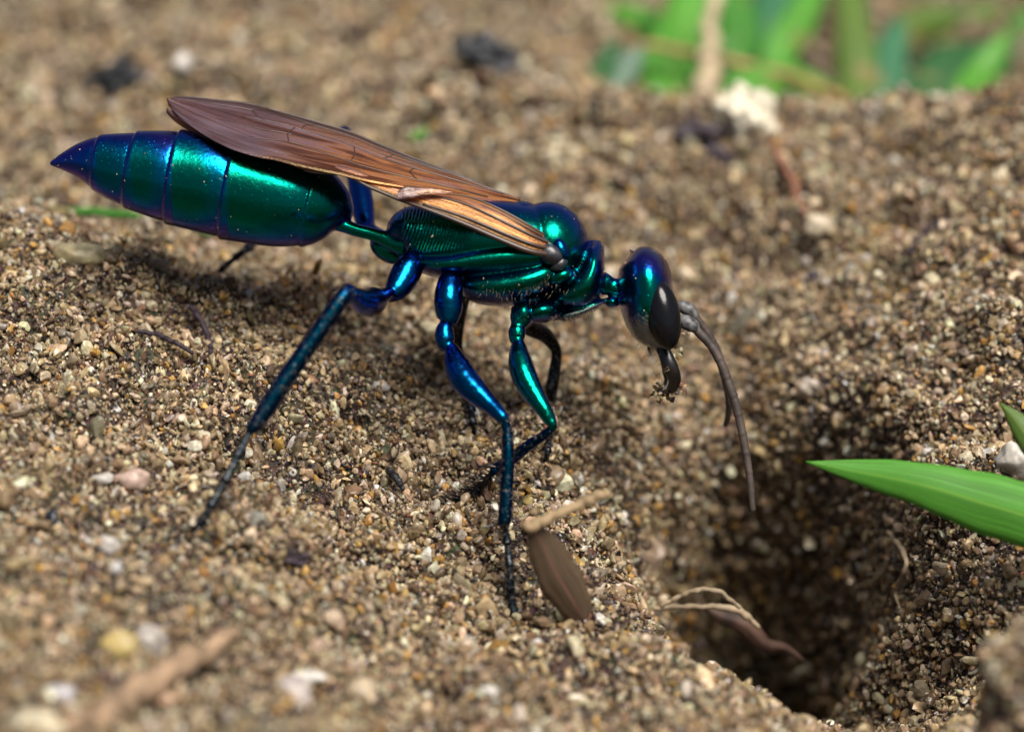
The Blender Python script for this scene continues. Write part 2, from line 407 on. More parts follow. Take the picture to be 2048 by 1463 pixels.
def crumbs(x, y):
    """rounded crumbs packed side by side: 0 in the crevices, up to 1 on top"""
    xi, yi = np.floor(x).astype(int), np.floor(y).astype(int); best = np.zeros_like(x)
    for dx in (-1, 0, 1):
        for dy in (-1, 0, 1):
            h = _perm[_perm[(xi + dx) & 511] + ((yi + dy) & 511)] & 511; j = _cj[h]
            d2 = (xi + dx + j[..., 0] - x) ** 2 + (yi + dy + j[..., 1] - y) ** 2
            best = np.maximum(best, (.35 + .65 * j[..., 2]) * np.sqrt(np.clip(1 - d2 / .62, 0, 1)))
    return best
def smooth01(x): x = np.clip(x, 0, 1); return x * x * (3 - 2 * x)
pw = P(1545, 1200, 1.3); PIT = (pw[0], pw @ TT)
S0, S1, T0, T1 = -4.8, 4.5, -3.4, 9.3
def field(s, t_, fine=True):
    """height of the sand over the tilted plane"""
    s = np.asarray(s, float); t_ = np.asarray(t_, float); sh = s.shape
    s = s.ravel(); t_ = t_.ravel(); out = np.empty_like(s)
    for i in range(0, len(s), 40000):
        a, b_ = s[i:i + 40000], t_[i:i + 40000]
        ac, bc = np.clip(a, S0, S1), np.clip(b_, T0, T1)
        k = tps_k((ac[:, None] - cs) ** 2 + (bc[:, None] - ct) ** 2)
        dev = k @ W_[:n_] + W_[n_] + W_[n_ + 1] * ac + W_[n_ + 2] * bc
        pit = np.hypot((a - PIT[0]) / .56, (b_ - PIT[1] + .25 * (a - PIT[0])) / .50) + .25 * noise2(a * 2.2, b_ * 2.2)
        dev = dev - 3.2 * (1 - smooth01((pit - .25) / .95))
        dist = np.hypot(a - ac, b_ - bc)
        fade = 1 - smooth01(dist / 6)
        dev = dev * fade
        dev += .05 * fbm(a * 1.3, b_ * 1.3, 3) + .25 * (1 - fade) * fbm(a * .12, b_ * .12, 3)
        if fine:
            bil = np.abs(noise2(a * 2.6 + 5, b_ * 2.6)) * .22 - .05
            dev += (bil + .085 * fbm(a * 4.2, b_ * 4.2, 3, .6)) * fade
            clod = smooth01((fbm(a * .9 + 3, b_ * .9 + 8, 2) + .22 + .12 * a) / .5)
            wa, wb = a + .06 * noise2(a * 5, b_ * 5), b_ + .06 * noise2(a * 5 + 9, b_ * 5)
            dev += ((.08 + .13 * clod) * crumbs(wa * 2.6, wb * 2.6) + (.05 + .05 * clod) * crumbs(wa * 6.6, wb * 6.6) + .018 * crumbs(wa * 15, wb * 15) - .11) * fade
            cr = noise2(a * 9 + 31, b_ * 9); dev += (.030 * cr + .022 * np.abs(noise2(a * 17, b_ * 17 + 3))) * fade
        out[i:i + 40000] = flat(b_) + dev
    return out.reshape(sh)
def st_world(s, t_, h):
    return np.stack([s, t_ * math.cos(AL) - h * math.sin(AL), t_ * math.sin(AL) + h * math.cos(AL)], -1)
def far_axis(a, b_, step, reach):
    core = np.arange(a, b_ + step / 2, step); o = []; x, d = step, step
    while x < reach: o.append(x); d *= 1.32; x += d
    o = np.array(o); return np.concatenate([a - o[::-1], core, core[-1] + o])
gs = far_axis(-3.3, 3.3, .03, 900); gt = far_axis(-2.6, 7.0, .03, 1500)
SS, TTg = np.meshgrid(gs, gt)
HH = field(SS, TTg)
WV = st_world(SS, TTg, HH)
nr, ncl = SS.shape
idx = np.arange(nr * ncl).reshape(nr, ncl)
quads = np.stack([idx[:-1, :-1], idx[:-1, 1:], idx[1:, 1:], idx[1:, :-1]], -1).reshape(-1, 4)
me = bpy.data.meshes.new('ground')
me.vertices.add(nr * ncl); me.vertices.foreach_set('co', WV.reshape(-1).astype(np.float32))
me.loops.add(quads.size); me.loops.foreach_set('vertex_index', quads.ravel().astype(np.int32))
me.polygons.add(len(quads)); me.polygons.foreach_set('loop_start', (np.arange(len(quads)) * 4).astype(np.int32))
me.polygons.foreach_set('use_smooth', np.ones(len(quads), dtype=bool))
me.update(calc_edges=True); me.validate()
me.materials.append(M_SAND)
ground = link(bpy.data.objects.new('ground', me)); ground['kind'] = 'structure'
ground['label'] = 'sandy soil sloping into a burrow pit'

def hit(px, py, dmin=-5.0, dmax=14.0):
    """where the sight line through a photo pixel meets the sand"""
    v = ray(px, py); ts = DIST + np.linspace(dmin, dmax, 1500)
    p = CAM + ts[:, None] * v
    f = p @ TN - field(p[:, 0], p @ TT)
    i = np.argmax(f < 0)
    if not (f < 0).any(): return CAM + (DIST + dmax) * v, dmax
    a, b_ = f[i - 1], f[i]; tt = ts[i - 1] + (ts[i] - ts[i - 1]) * a / (a - b_) if i else ts[0]
    return CAM + tt * v, tt - DIST
def zground(x, y):
    t_ = y / math.cos(AL)
    for _ in range(40):
        h = float(field(np.array([x]), np.array([t_]), False)[0]); t_ = .5 * t_ + .5 * (y + h * math.sin(AL)) / math.cos(AL)
    return t_ * math.sin(AL) + h * math.cos(AL)

# ------------------------------------------------------------------ sand grains (uncountable)
def grain_mesh(i, mat, sub=2):
    g = np.random.default_rng(100 + i)
    bm = bmesh.new(); bmesh.ops.create_icosphere(bm, subdivisions=sub, radius=1)
    sc_ = np.array([g.uniform(.85, 1.5), g.uniform(.7, 1.15), g.uniform(.5, .95)])
    planes = [(lambda v: v / np.linalg.norm(v))(g.normal(size=3)) for _ in range(g.integers(8, 14))]
    cut = g.uniform(.45, .80, len(planes)); ph = g.uniform(0, 9, 3)
    for v in bm.verts:
        c = np.array(v.co)
        for pl, q in zip(planes, cut):
            d = c @ pl
            if d > q: c = c - pl * (d - q) * .98
        c = c * (1 + .06 * math.sin(5 * c[0] + ph[0]) * math.sin(4 * c[1] + ph[1]) + .04 * math.sin(7 * c[2] + ph[2]))
        v.co = c * sc_
    me = bpy.data.meshes.new('grain'); bm.to_mesh(me); bm.free()
    me.polygons.foreach_set('use_smooth', np.full(len(me.polygons), i % 5 == 0))
    me.materials.append(mat); return me
GR = bpy.data.collections.new('grain_shapes')           # not linked to the scene: only the source of the sand
for i in range(10):
    GR.objects.link(bpy.data.objects.new('grain_%02d' % i, grain_mesh(i, M_GRAIN)))

def palette(n, g, kind=False):
    base = np.array([[.42, .31, .19], [.58, .45, .29], [.22, .15, .095], [.74, .63, .46], [.44, .37, .28], [.56, .34, .11], [.10, .062, .045], [.026, .018, .02], [.26, .12, .07], [.74, .70, .62]])
    prob = np.array([.20, .20, .13, .14, .08, .05, .10, .10, .02, .04]); prob /= prob.sum()
    k = g.choice(len(base), n, p=prob)
    c = base[k] * g.uniform(.5, 1.32, (n, 1)) * g.uniform(.93, 1.07, (n, 3))
    al = np.array([.35, .4, .25, .5, .5, .45, .05, 0, .1, .5])[k] * g.uniform(.4, 1.2, n)
    c = c * np.array([1.0, 1.0, .97])
    return (np.clip(c, 0, .8), al, k) if kind else (np.clip(c, 0, .8), al)

def scatter(n, g, dens):
    cx = .5 * (SS[:-1, :-1] + SS[1:, 1:]); ctt = .5 * (TTg[:-1, :-1] + TTg[1:, 1:])
    a, b_, c, d = WV[:-1, :-1], WV[:-1, 1:], WV[1:, 1:], WV[1:, :-1]
    cr = np.cross(c - a, d - b_); area = .5 * np.linalg.norm(cr, axis=-1)
    wgt = (area * dens(.25 * (a + b_ + c + d))).ravel()
    q = g.choice(len(wgt), n, p=wgt / wgt.sum())
    u, v = g.random((n, 1)), g.random((n, 1))
    A, B, C_, D_ = (x.reshape(-1, 3)[q] for x in (a, b_, c, d))
    p = (A * (1 - u) + B * u) * (1 - v) + (D_ * (1 - u) + C_ * u) * v
    nn = cr.reshape(-1, 3)[q]; nn = nn / (np.linalg.norm(nn, axis=1)[:, None] + 1e-12)
    nn *= np.where(nn @ TN < 0, -1, 1)[:, None]
    return p, nn, wgt.sum()

def depth_of(p): return (p - CAM) @ FWD - DIST
def dens_fn(p):
    d = depth_of(p)
    k = np.where(d < 1.6, 1.0, np.where(d < 3, .55, .30))
    k = np.where(d < -1.4, .75, k)
    x = np.abs(p[..., 0]); lim = 2.75 + .2 * np.clip(d, -3, 8)
    k = k * np.where(x < lim, 1.0, np.where(x < lim + 1, .2, 0.0))
    return k * np.where((d > -4.2) & (d < 8), 1.0, 0.0)
g = np.random.default_rng(5)
NG = 350000
gp, gn, tot = scatter(NG, g, dens_fn)
print('grain weighted area', tot, 'per cm2', NG / tot)
gd = depth_of(gp)
md = g.random(NG); rad = np.where(md < .45, .0085, np.where(md < .91, .0140, .023)) * np.exp(g.normal(0, .28, NG)); rad = np.clip(rad, .005, .05)
rad *= np.where(gd > 3, 1.5, np.where(gd > 1.6, 1.2, 1.0))
gp = gp + gn * (rad * g.uniform(-.7, 1.2, NG) + np.where(g.random(NG) < .30, .026 * g.random(NG), 0))[:, None]
big = g.random(NG) < .012; rad[big] *= g.uniform(1.5, 2.3, big.sum())
gc, ga, gk = palette(NG, g, True)
rad = np.where((gk >= 6) & (gk <= 8), np.minimum(rad * .7, .014), rad)      # dark minerals are the fine fraction
# darker organic crumbs gather in drifts
drift = fbm(gp[:, 0] * 1.6 + 40, gp[:, 1] * 1.6, 3)
dk = (drift > .16) & (g.random(NG) < .34); gc[dk] = np.array([.055, .038, .036]) * g.uniform(.5, 1.5, (dk.sum(), 1)); ga[dk] = 0; rad[dk] = np.minimum(rad[dk] * .75, .014)
def grain_object(name, p, r, c, al, parent=None):
    n = len(p)
    me = bpy.data.meshes.new(name); me.vertices.add(n); me.vertices.foreach_set('co', p.astype(np.float32).ravel())
    def attr(nm, ty, key, arr):
        a = me.attributes.new(nm, ty, 'POINT'); a.data.foreach_set(key, np.ascontiguousarray(arr).ravel())
    attr('grain_color', 'FLOAT_COLOR', 'color', np.c_[c, al].astype(np.float32))
    attr('size', 'FLOAT', 'value', r.astype(np.float32))
    attr('turn', 'FLOAT_VECTOR', 'vector', g.uniform(0, 6.283, (n, 3)).astype(np.float32))
    attr('shape', 'INT', 'value', g.integers(0, 10, n).astype(np.int32))
    ob = link(bpy.data.objects.new(name, me), parent)
    ob['kind'] = 'stuff'
    mod = ob.modifiers.new('scatter', 'NODES'); mod.node_group = GT
    return ob
GT = bpy.data.node_groups.new('sand_scatter', 'GeometryNodeTree')
GT.interface.new_socket('Geometry', in_out='INPUT', socket_type='NodeSocketGeometry')
GT.interface.new_socket('Geometry', in_out='OUTPUT', socket_type='NodeSocketGeometry')
gi, go = GT.nodes.new('NodeGroupInput'), GT.nodes.new('NodeGroupOutput')
ci = GT.nodes.new('GeometryNodeCollectionInfo'); ci.inputs['Collection'].default_value = GR
ci.inputs['Separate Children'].default_value = True; ci.inputs['Reset Children'].default_value = True
ip = GT.nodes.new('GeometryNodeInstanceOnPoints'); ip.inputs['Pick Instance'].default_value = True
def nattr(nm, ty):
    a = GT.nodes.new('GeometryNodeInputNamedAttribute'); a.data_type = ty; a.inputs['Name'].default_value = nm; return a
at_s, at_r, at_i = nattr('size', 'FLOAT'), nattr('turn', 'FLOAT_VECTOR'), nattr('shape', 'INT')
e2r = GT.nodes.new('FunctionNodeEulerToRotation')
GT.links.new(gi.outputs[0], ip.inputs['Points']); GT.links.new(ci.outputs[0], ip.inputs['Instance'])
GT.links.new(at_i.outputs[0], ip.inputs['Instance Index']); GT.links.new(at_r.outputs[0], e2r.inputs[0])
GT.links.new(e2r.outputs[0], ip.inputs['Rotation']); GT.links.new(at_s.outputs[0], ip.inputs['Scale'])
GT.links.new(ip.outputs[0], go.inputs[0])
sand = grain_object('sand_grains', gp, rad, gc, ga)
tag(sand, 'loose tan, cream and dark sand grains covering the ground', 'sand')

# ------------------------------------------------------------------ the wasp
foot = {k: hit(*v)[1] for k, v in dict(nm=(1030, 1245), nf=(868, 1015), nh=(375, 1085), fh=(425, 548), ff=(1085, 942), fm=(947, 862)).items()}
print('feet depths', foot)
fp = [P(1030, 1245, foot['nm']), P(868, 1015, foot['nf']), P(375, 1085, foot['nh'])]
wasp = empty('wasp', tuple(np.mean(fp, axis=0)))
tag(wasp, 'metallic blue-green wasp with copper wings standing on the sand', 'wasp')

# abdomen: overlapping rings
def rings(px, py):
    k = np.ones_like(px)
    for j, w_ in ((193, 5), (262, 5), (345, 6), (456, 6), (614, 7)):
        x = px - j - (py - 360) * .10
        k += np.where(x > 0, .042 * np.exp(-x / 22), 0) - .022 * np.exp(-(x / 2.6) ** 2) - np.where(x < 0, .022 * np.exp(x / 18), 0)
    return k
abdomen = loft_px([(101,327,.0,4),(110,326,.0,9),(133,323,.0,22),(165,322,.0,40),(200,326,.0,57),(262,339,.0,76),(345,353,.0,93),(450,372,.0,103),(530,389,.0,102),(590,402,.0,94),(640,414,.0,77),(672,424,.0,54),(690,433,.0,30),(699,440,.0,8)], n=300, seg=96, ratio=.9, fn=rings)
petiole = loft_px([(668,446,.0,14),(690,452,.0,14),(712,460,.0,13),(740,467,.0,13),(765,475,.0,15),(790,486,.0,18),(812,492,.0,20)], n=50, seg=24)
propod = loft_px([(791,482,.0,8,18),(797,472,.0,34,50),(815,467,.0,54,78),(850,472,.0,70,98),(900,477,.0,79,110),(960,479,.0,80,116),(1020,481,.0,78,118),(1075,486,.0,72,112),(1115,492,.0,50,80),(1130,495,.0,20,40)], n=90, seg=64)
metapl = loft_px([(806,514,.0,5,30),(822,520,.0,13,70),(850,528,.0,20,100),(900,531,.0,29,118),(960,524,.0,40,124),(1020,518,.0,45,126),(1075,515,.0,44,120),(1110,515,.0,25,80)], n=80, seg=64)
mesopl = loft_px([(916,568,.0,4,40),(926,570,.0,18,84),(950,573,.0,32,110),(985,574,.0,38,122),(1020,571,.0,41,126),(1060,562,.0,43,126),(1098,548,.0,40,112),(1130,540,.0,22,70)], n=80, seg=64)
mesos = ellipsoid_px(1098, 490, 0, 80, 87, 112, 12, seg=72, rings=48)
scut = ellipsoid_px(1046, 432, 0, 36, 30, 66, -8, seg=48, rings=30)
pscut = ellipsoid_px(1003, 430, 0, 28, 27, 60, -8, seg=48, rings=30)
pron = loft_px([(1184,486,.0,12,14),(1189,496,.0,19,56),(1186,520,.0,23,92),(1180,548,.0,30,104),(1166,574,.0,40,108),(1143,588,.0,37,100),(1118,592,.0,24,80),(1100,590,.0,8,40)], n=80, seg=64)
lobe = ellipsoid_px(1122, 552, -.19, 26, 16, 26, 20)
stern = loft_px([(1118,636,.0,4,30),(1130,632,.0,12,60),(1160,624,.0,11,62),(1190,610,.0,10,50),(1208,600,.0,4,26)], n=40, seg=32)
fcoxa = ellipsoid_px(1082, 622, -.06, 42, 24, 62, 8)
fcox2 = ellipsoid_px(1046, 628, -.12, 22, 30, 40, 0)
neck = loft_px([(1190,562,.0,24),(1208,568,.0,23),(1224,573,.0,18),(1240,576,.0,19),(1256,578,.0,16)], n=40, seg=32)
neckb = ellipsoid_px(1224, 604, .0, 16, 12, 30, 0)
head = loft_px([(1264,504,.0,3,20),(1268,508,.0,25,62),(1275,519,.0,41,92),(1286,545,.0,53,116),(1291,580,.0,54,124),(1292,620,.0,49,120),(1299,652,.0,40,102),(1317,680,.0,25,74),(1330,700,.0,13,50),(1334,709,.0,5,24)], n=90, seg=72)
vertexb = ellipsoid_px(1296, 528, .06, 34, 20, 50, -32)
hcoxa = ellipsoid_px(775, 500, .14, 40, 24, 34, -32)
bv, bf = joined([abdomen, petiole, propod, metapl, mesopl, mesos, scut, pscut, pron, lobe, stern, fcoxa, fcox2, neck, neckb, head, vertexb, hcoxa])
body = mesh_obj('body', bv, bf, M_BODY, wasp)
rm = body.modifiers.new('skin', 'REMESH'); rm.mode = 'VOXEL'; rm.voxel_size = .0045; rm.use_smooth_shade = True
sm = body.modifiers.new('relax', 'SMOOTH'); sm.factor = .5; sm.iterations = 2
bpy.context.view_layer.update()
dg = bpy.context.evaluated_depsgraph_get()
me = bpy.data.meshes.new_from_object(body.evaluated_get(dg)); body.modifiers.clear(); old = body.data; body.data = me; bpy.data.meshes.remove(old)
if not me.materials: me.materials.append(M_BODY)
co = np.empty(len(me.vertices) * 3, np.float32); me.vertices.foreach_get('co', co); co = co.reshape(-1, 3) + np.array(body.matrix_world.translation)
dz = (co - CAM) @ FWD; qx = 1024 + (co - CAM) @ RGT / dz * FPX; qy = 731.5 - (co - CAM) @ UPV / dz * FPX
def fattr(nm, v):
    a = me.attributes.new(nm, 'FLOAT', 'POINT'); a.data.foreach_set('value', np.clip(v, -1, 1).astype(np.float32))
print('body verts', len(co))
hz = np.clip((qy - 585) / 70, 0, 1) * (qx > 1225) * np.clip((1345 - qx) / 20, 0, 1)
fattr('silver', np.clip(hz + ((qx > 1110) & (qx < 1212) & (qy > 622 - (qx - 1150) * .35)) * .8 + (np.clip((qy - 590) / 40, 0, 1) * ((qx > 930) & (qx < 1100))) * .45, 0, 1))
fattr('striae', smooth01((qx - 800) / 14) * smooth01((955 - qx) / 30) * smooth01((qy - 405) / 20) * smooth01((514 - .12 * (qx - 815) - qy) / 12))
hue = np.zeros(len(co))
seg_e = np.array([102, 193, 262, 345, 456, 614, 700]); si = np.clip(np.searchsorted(seg_e, qx) - 1, 0, 5); sf = np.clip((qx - seg_e[si]) / (seg_e[si + 1] - seg_e[si]), 0, 1)
hue = np.where(qx < 700, .06 + np.array([.1, .1, .26, .26, .12, .1])[si] * smooth01((sf - .25) / .6) + .12 * smooth01((420 - qx) / 200) + .25 * smooth01((200 - qx) / 90), hue)
hue = np.where((qx > 1225), .10 + .30 * smooth01((570 - qy) / 40), hue)
fattr('hue', hue)

def part(name, VF, mat, parent, **kw):
    o = mesh_obj(name, VF[0], VF[1], mat, parent, **kw)
    if len(VF) > 2:
        uvl = o.data.uv_layers.new(name='UVMap'); li = np.empty(len(o.data.loops), np.int32); o.data.loops.foreach_get('vertex_index', li)
        uvl.data.foreach_set('uv', np.asarray(VF[2], np.float32)[li].ravel())
    return o
def hairs(name, specs, mat, parent):
    """tapered bristles: (base, tip, radius)"""
    V, F, o = [], [], 0
    for a, b_, r in specs:
        a, b_ = np.array(a), np.array(b_); d = b_ - a; d /= np.linalg.norm(d) + 1e-9
        u = np.cross(d, [.3, .8, .52]); u /= np.linalg.norm(u); v = np.cross(d, u)
        for k in range(3): V.append(a + r * (u * math.cos(k * 2.094) + v * math.sin(k * 2.094)))
        V.append(b_); F += [(o, o + 1, o + 3), (o + 1, o + 2, o + 3), (o + 2, o, o + 3)]; o += 4
    h = mesh_obj(name, V, F, mat, parent); h['kind'] = 'stuff'; return h

# eyes, mouthparts, antennae
for d in (-.212, .212):
    part('eye', ellipsoid_px(1326, 629, d, 34, 70, 36, 11, seg=64, rings=40), M_EYE, wasp)
part('ocellus', ellipsoid_px(1322, 543, -.05, 7, 6, 8, -40), M_EYE, wasp)
part('mandible', loft_px([(1324,694,-.10,13),(1333,714,-.12,14),(1342,736,-.12,15),(1349,758,-.10,13),(1344,776,-.07,10),(1331,787,-.03,6),(1312,789,.0,2)], n=50, seg=20, ratio=.7), M_JAW, wasp)
part('mandible', loft_px([(1328,696,.10,12),(1332,715,.12,13),(1336,740,.12,12),(1338,760,.10,10),(1330,777,.07,8),(1312,786,.04,4),(1300,790,.0,2)], n=50, seg=20, ratio=.7), M_JAW, wasp)
part('palp', loft_px([(1300,684,.02,4),(1298,694,.02,4),(1299,704,.02,2)], n=16, seg=10), M_JAW, wasp)
def antenna(sc_pts, fl_pts, nseg):
    s = part('antenna', loft_px(sc_pts, n=40, seg=24), M_SCAPE, wasp)
    c = np.array(fl_pts, float); c[:, 2] *= SPX; m_ = catmull(c, 40 * nseg // 4); m_[:, 2] /= SPX
    ph = np.linspace(0, nseg, len(m_)); fr = ph % 1.0
    k = 1 + .16 * np.exp(-((fr - .97) / .05) ** 2) - .16 * np.exp(-((fr - .03) / .035) ** 2)
    C = np.array([P(*q[:3]) for q in m_])
    f = part('flagellum', loft_world(C, m_[:, 3] * k / SPX, m_[:, 3] * k / SPX, 18), M_ANT, s)
    return s
antenna([(1352,640,-.10,8),(1362,641,-.12,13),(1376,646,-.13,15),(1388,654,-.13,13),(1393,660,-.13,9),(1396,664,-.13,8)],
        [(1394,661,-.13,9),(1420,689,-.13,8.5),(1440,722,-.13,9),(1457,765,-.13,9),(1472,810,-.13,9),(1483,858,-.13,8.5),(1492,905,-.13,8),(1500,960,-.13,7),(1506,1021,-.13,6)], 10)
antenna([(1352,612,.10,8),(1362,612,.10,12),(1375,618,.10,14),(1386,628,.10,12),(1392,636,.10,8)],
        [(1389,632,.10,8.5),(1412,662,.12,8),(1432,697,.14,8.5),(1447,745,.18,8),(1457,790,.24,7.5),(1458,820,.3,7),(1451,850,.38,5)], 8)

# legs -- each one continuous tube with pinched joints
def leg(pts, mat, n=160, label=None, tarsus=None, tibia=None):
    c = np.array(pts, float); k_t = len(pts) + (tarsus if tarsus is not None else -4)
    L_ = np.concatenate([[0], np.cumsum(np.linalg.norm(np.diff(np.c_[c[:, :2], c[:, 2] * SPX], axis=0), axis=1))]); f0 = L_[k_t] / L_[-1]
    def joints(px, py):
        u = np.linspace(0, 1, len(px)); f = np.clip((u - f0) / (1 - f0), 0, 1) * 4.6; fr = f % 1.0
        return np.where(u > f0, .85 + .6 * fr ** 2, 1.0) * (1 + .03 * noise2(u * 60, u * 0 + len(pts)))
    o = part('leg', loft_px(pts, n=n, seg=28, fn=joints), mat, wasp)
    if tarsus is not None and mat is not M_LEGD:      # the foot joints are dull black
        o.data.materials.append(M_LEGD); o.data.materials.append(M_LEGT)
        k0 = int(f0 * n); mi = np.zeros(len(o.data.polygons), np.int32); mi[int(L_[len(pts) + tibia] / L_[-1] * n) * 28:k0 * 28] = 2; mi[k0 * 28:(n - 1) * 28] = 1; mi[(n - 1) * 28 + 1::2] = 1
        o.data.polygons.foreach_set('material_index', mi)
    if label: o['label'] = label
    return o
def along(pts, k):
    c = np.array(pts, float); i = rng.integers(0, len(c) - 1, k); t = rng.random(k)[:, None]
    return c[i] * (1 - t) + c[i + 1] * t
def bristle_specs(pts, k, length, r=.0036, droop=(0, 0), spread=1.0):
    out = []
    for q in along(pts, k):
        th = rng.uniform(0, 6.283); a = P(q[0], q[1], q[2])
        dirv = (RGT * math.cos(th) + UPV * math.sin(th)) * spread + FWD * rng.uniform(-.8, .3) + RGT * droop[0] + UPV * droop[1]
        dirv /= np.linalg.norm(dirv); L = length * rng.uniform(.5, 1.2)
        out.append((a + dirv * q[3] / SPX * .8, a + dirv * (q[3] / SPX + L), r))
    return out
dn, df, dh = foot['nm'], foot['nf'], foot['nh']
# near middle leg
nm_tib = [(1008,839,-.50,10),(1014,862,-.50,10),(1016,910,-.50+.3*(dn+.5),12),(1013,980,-.5+.55*(dn+.5),13),(1009,1046,-.5+.8*(dn+.5),13)]
nm_tar = [(1011,1058,dn+.02,7),(1016,1100,dn+.02,7.5),(1020,1150,dn,7),(1023,1195,dn,7),(1027,1222,dn,8)]
L1 = leg([(903,552,-.16,18),(900,566,-.20,25),(897,592,-.23,28),(897,618,-.24,27),(895,640,-.25,20),(892,648,-.25,13),(890,655,-.26,16),(889,670,-.27,19),(892,686,-.28,18),(898,694,-.29,13),(904,702,-.30,16),(914,732,-.34,26),(930,760,-.38,28),(955,786,-.42,24),(982,811,-.46,17),(1000,829,-.49,14),(1007,836,-.50,12)] + nm_tib + nm_tar + [(1031,1236,dn,5),(1036,1252,dn,2)], M_LEG, 260, 'deep blue near middle leg', tarsus=-8, tibia=-12)
hairs('bristle', bristle_specs(nm_tib, 110, .04) + bristle_specs(nm_tar, 90, .05, droop=(0, -.8)), M_HAIR, L1)
part('spur', loft_px([(1004,1046,dn+.02,3.5),(985,1050,dn+.02,3),(962,1055,dn,1)], n=12, seg=8), M_JAW, L1)
part('claw', loft_px([(1027,1222,dn,5),(1012,1226,dn,4),(1004,1238,dn,1)], n=12, seg=8), M_JAW, L1)
part('claw', loft_px([(1028,1222,dn,5),(1044,1222,dn,4),(1052,1232,dn,1)], n=12, seg=8), M_JAW, L1)
# near front leg
nf_tib = [(1104,856,-.36,8),(1085,872,-.34,9.5),(1055,892,-.30,11),(1025,916,-.24,12),(995,934,-.2,10)]
nf_tar = [(985,945,-.2,7),(965,970,df-.02,7),(940,990,df-.01,7),(910,1004,df,6.5),(884,1011,df,6)]
L2 = leg([(1044,620,-.14,22),(1040,640,-.16,20),(1036,652,-.17,15),(1034,664,-.18,17),(1034,678,-.19,15),(1036,684,-.20,12),(1037,694,-.21,16),(1040,722,-.25,23),(1050,755,-.29,25),(1068,788,-.32,21),(1086,816,-.35,16),(1099,838,-.36,13),(1105,849,-.37,9)] + nf_tib + nf_tar + [(866,1014,df,3)], M_LEGG, 240, 'emerald near front leg folded back', tarsus=-6, tibia=-11)
hairs('bristle', bristle_specs(nf_tib, 70, .03) + bristle_specs(nf_tar, 200, .07, .0045, droop=(-.9, -.5)) + bristle_specs([(1040,700,-.22,18),(1060,780,-.3,22),(1098,838,-.36,13)], 26, .05, .0014), M_HAIR, L2)
part('spur', loft_px([(992,934,-.22,3.5),(975,931,-.22,3),(955,933,-.22,1)], n=12, seg=8), M_JAW, L2)
# near hind leg
nh_tib = [(694,584,-.74,15),(680,602,-.76,16),(645,652,-.78,16),(600,716,-.80,17),(555,782,-.82,18),(520,836,-.84,16),(503,858,-.85,12)]
nh_tar = [(497,868,-.85,7),(470,922,.5*(-.85+dh),8),(440,980,dh+.02,7.5),(414,1025,dh,8),(394,1058,dh,7)]
L3 = leg([(826,520,-.14,24),(817,536,-.17,29),(804,560,-.20,29),(792,578,-.23,24),(779,588,-.26,17),(770,590,-.30,15),(760,594,-.34,19),(745,602,-.42,28),(728,604,-.54,25),(708,592,-.66,18),(697,584,-.72,16)] + nh_tib + nh_tar + [(383,1074,dh,5),(374,1088,dh,2)], M_LEG, 260, 'long near hind leg stretched backwards', tarsus=-7, tibia=-14)
hairs('bristle', bristle_specs(nh_tib, 110, .05) + bristle_specs(nh_tar, 80, .05, droop=(0, -.8)), M_HAIR, L3)
part('claw', loft_px([(392,1060,dh,5),(402,1068,dh,4),(408,1080,dh,1)], n=12, seg=8), M_JAW, L3)
# far legs
d4, d5, d6 = foot['ff'], foot['fm'], foot['fh']
L4 = leg([(1048,640,.14,18),(1062,655,.2,18),(1088,668,.28,16),(1106,688,.34,13),(1113,706,.36,11),(1110,735,.38,12),(1103,780,.4,13),(1097,825,.44,9),(1098,860,.5*(d4+.44),7),(1096,900,d4-.04,6.5),(1088,930,d4,6),(1080,945,d4,3)], M_LEGD, 140, 'dark far front leg')
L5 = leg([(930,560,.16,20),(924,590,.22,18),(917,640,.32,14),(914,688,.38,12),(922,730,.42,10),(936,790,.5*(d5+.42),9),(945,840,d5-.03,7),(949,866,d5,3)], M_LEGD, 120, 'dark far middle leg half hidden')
L6 = leg([(772,494,.16,18),(758,476,.24,19),(745,462,.30,14),(738,454,.34,15),(730,440,.38,21),(725,412,.44,25),(718,370,.52,24),(706,310,.62,17),(694,272,.68,12),(687,262,.70,11),(672,280,.72,10),(600,370,.84,12),(545,440,.95,12),(507,486,.5*(d6+1.0),10),(490,500,d6-.1,7),(462,522,d6-.02,7),(438,541,d6,6),(424,550,d6,3)], M_LEG, 220, 'far hind leg with knee raised above the wings', tarsus=-5, tibia=-9)
part('claw', loft_px([(438,541,d6,5),(452,548,d6,4),(462,556,d6,1)], n=12, seg=8), M_JAW, L6)

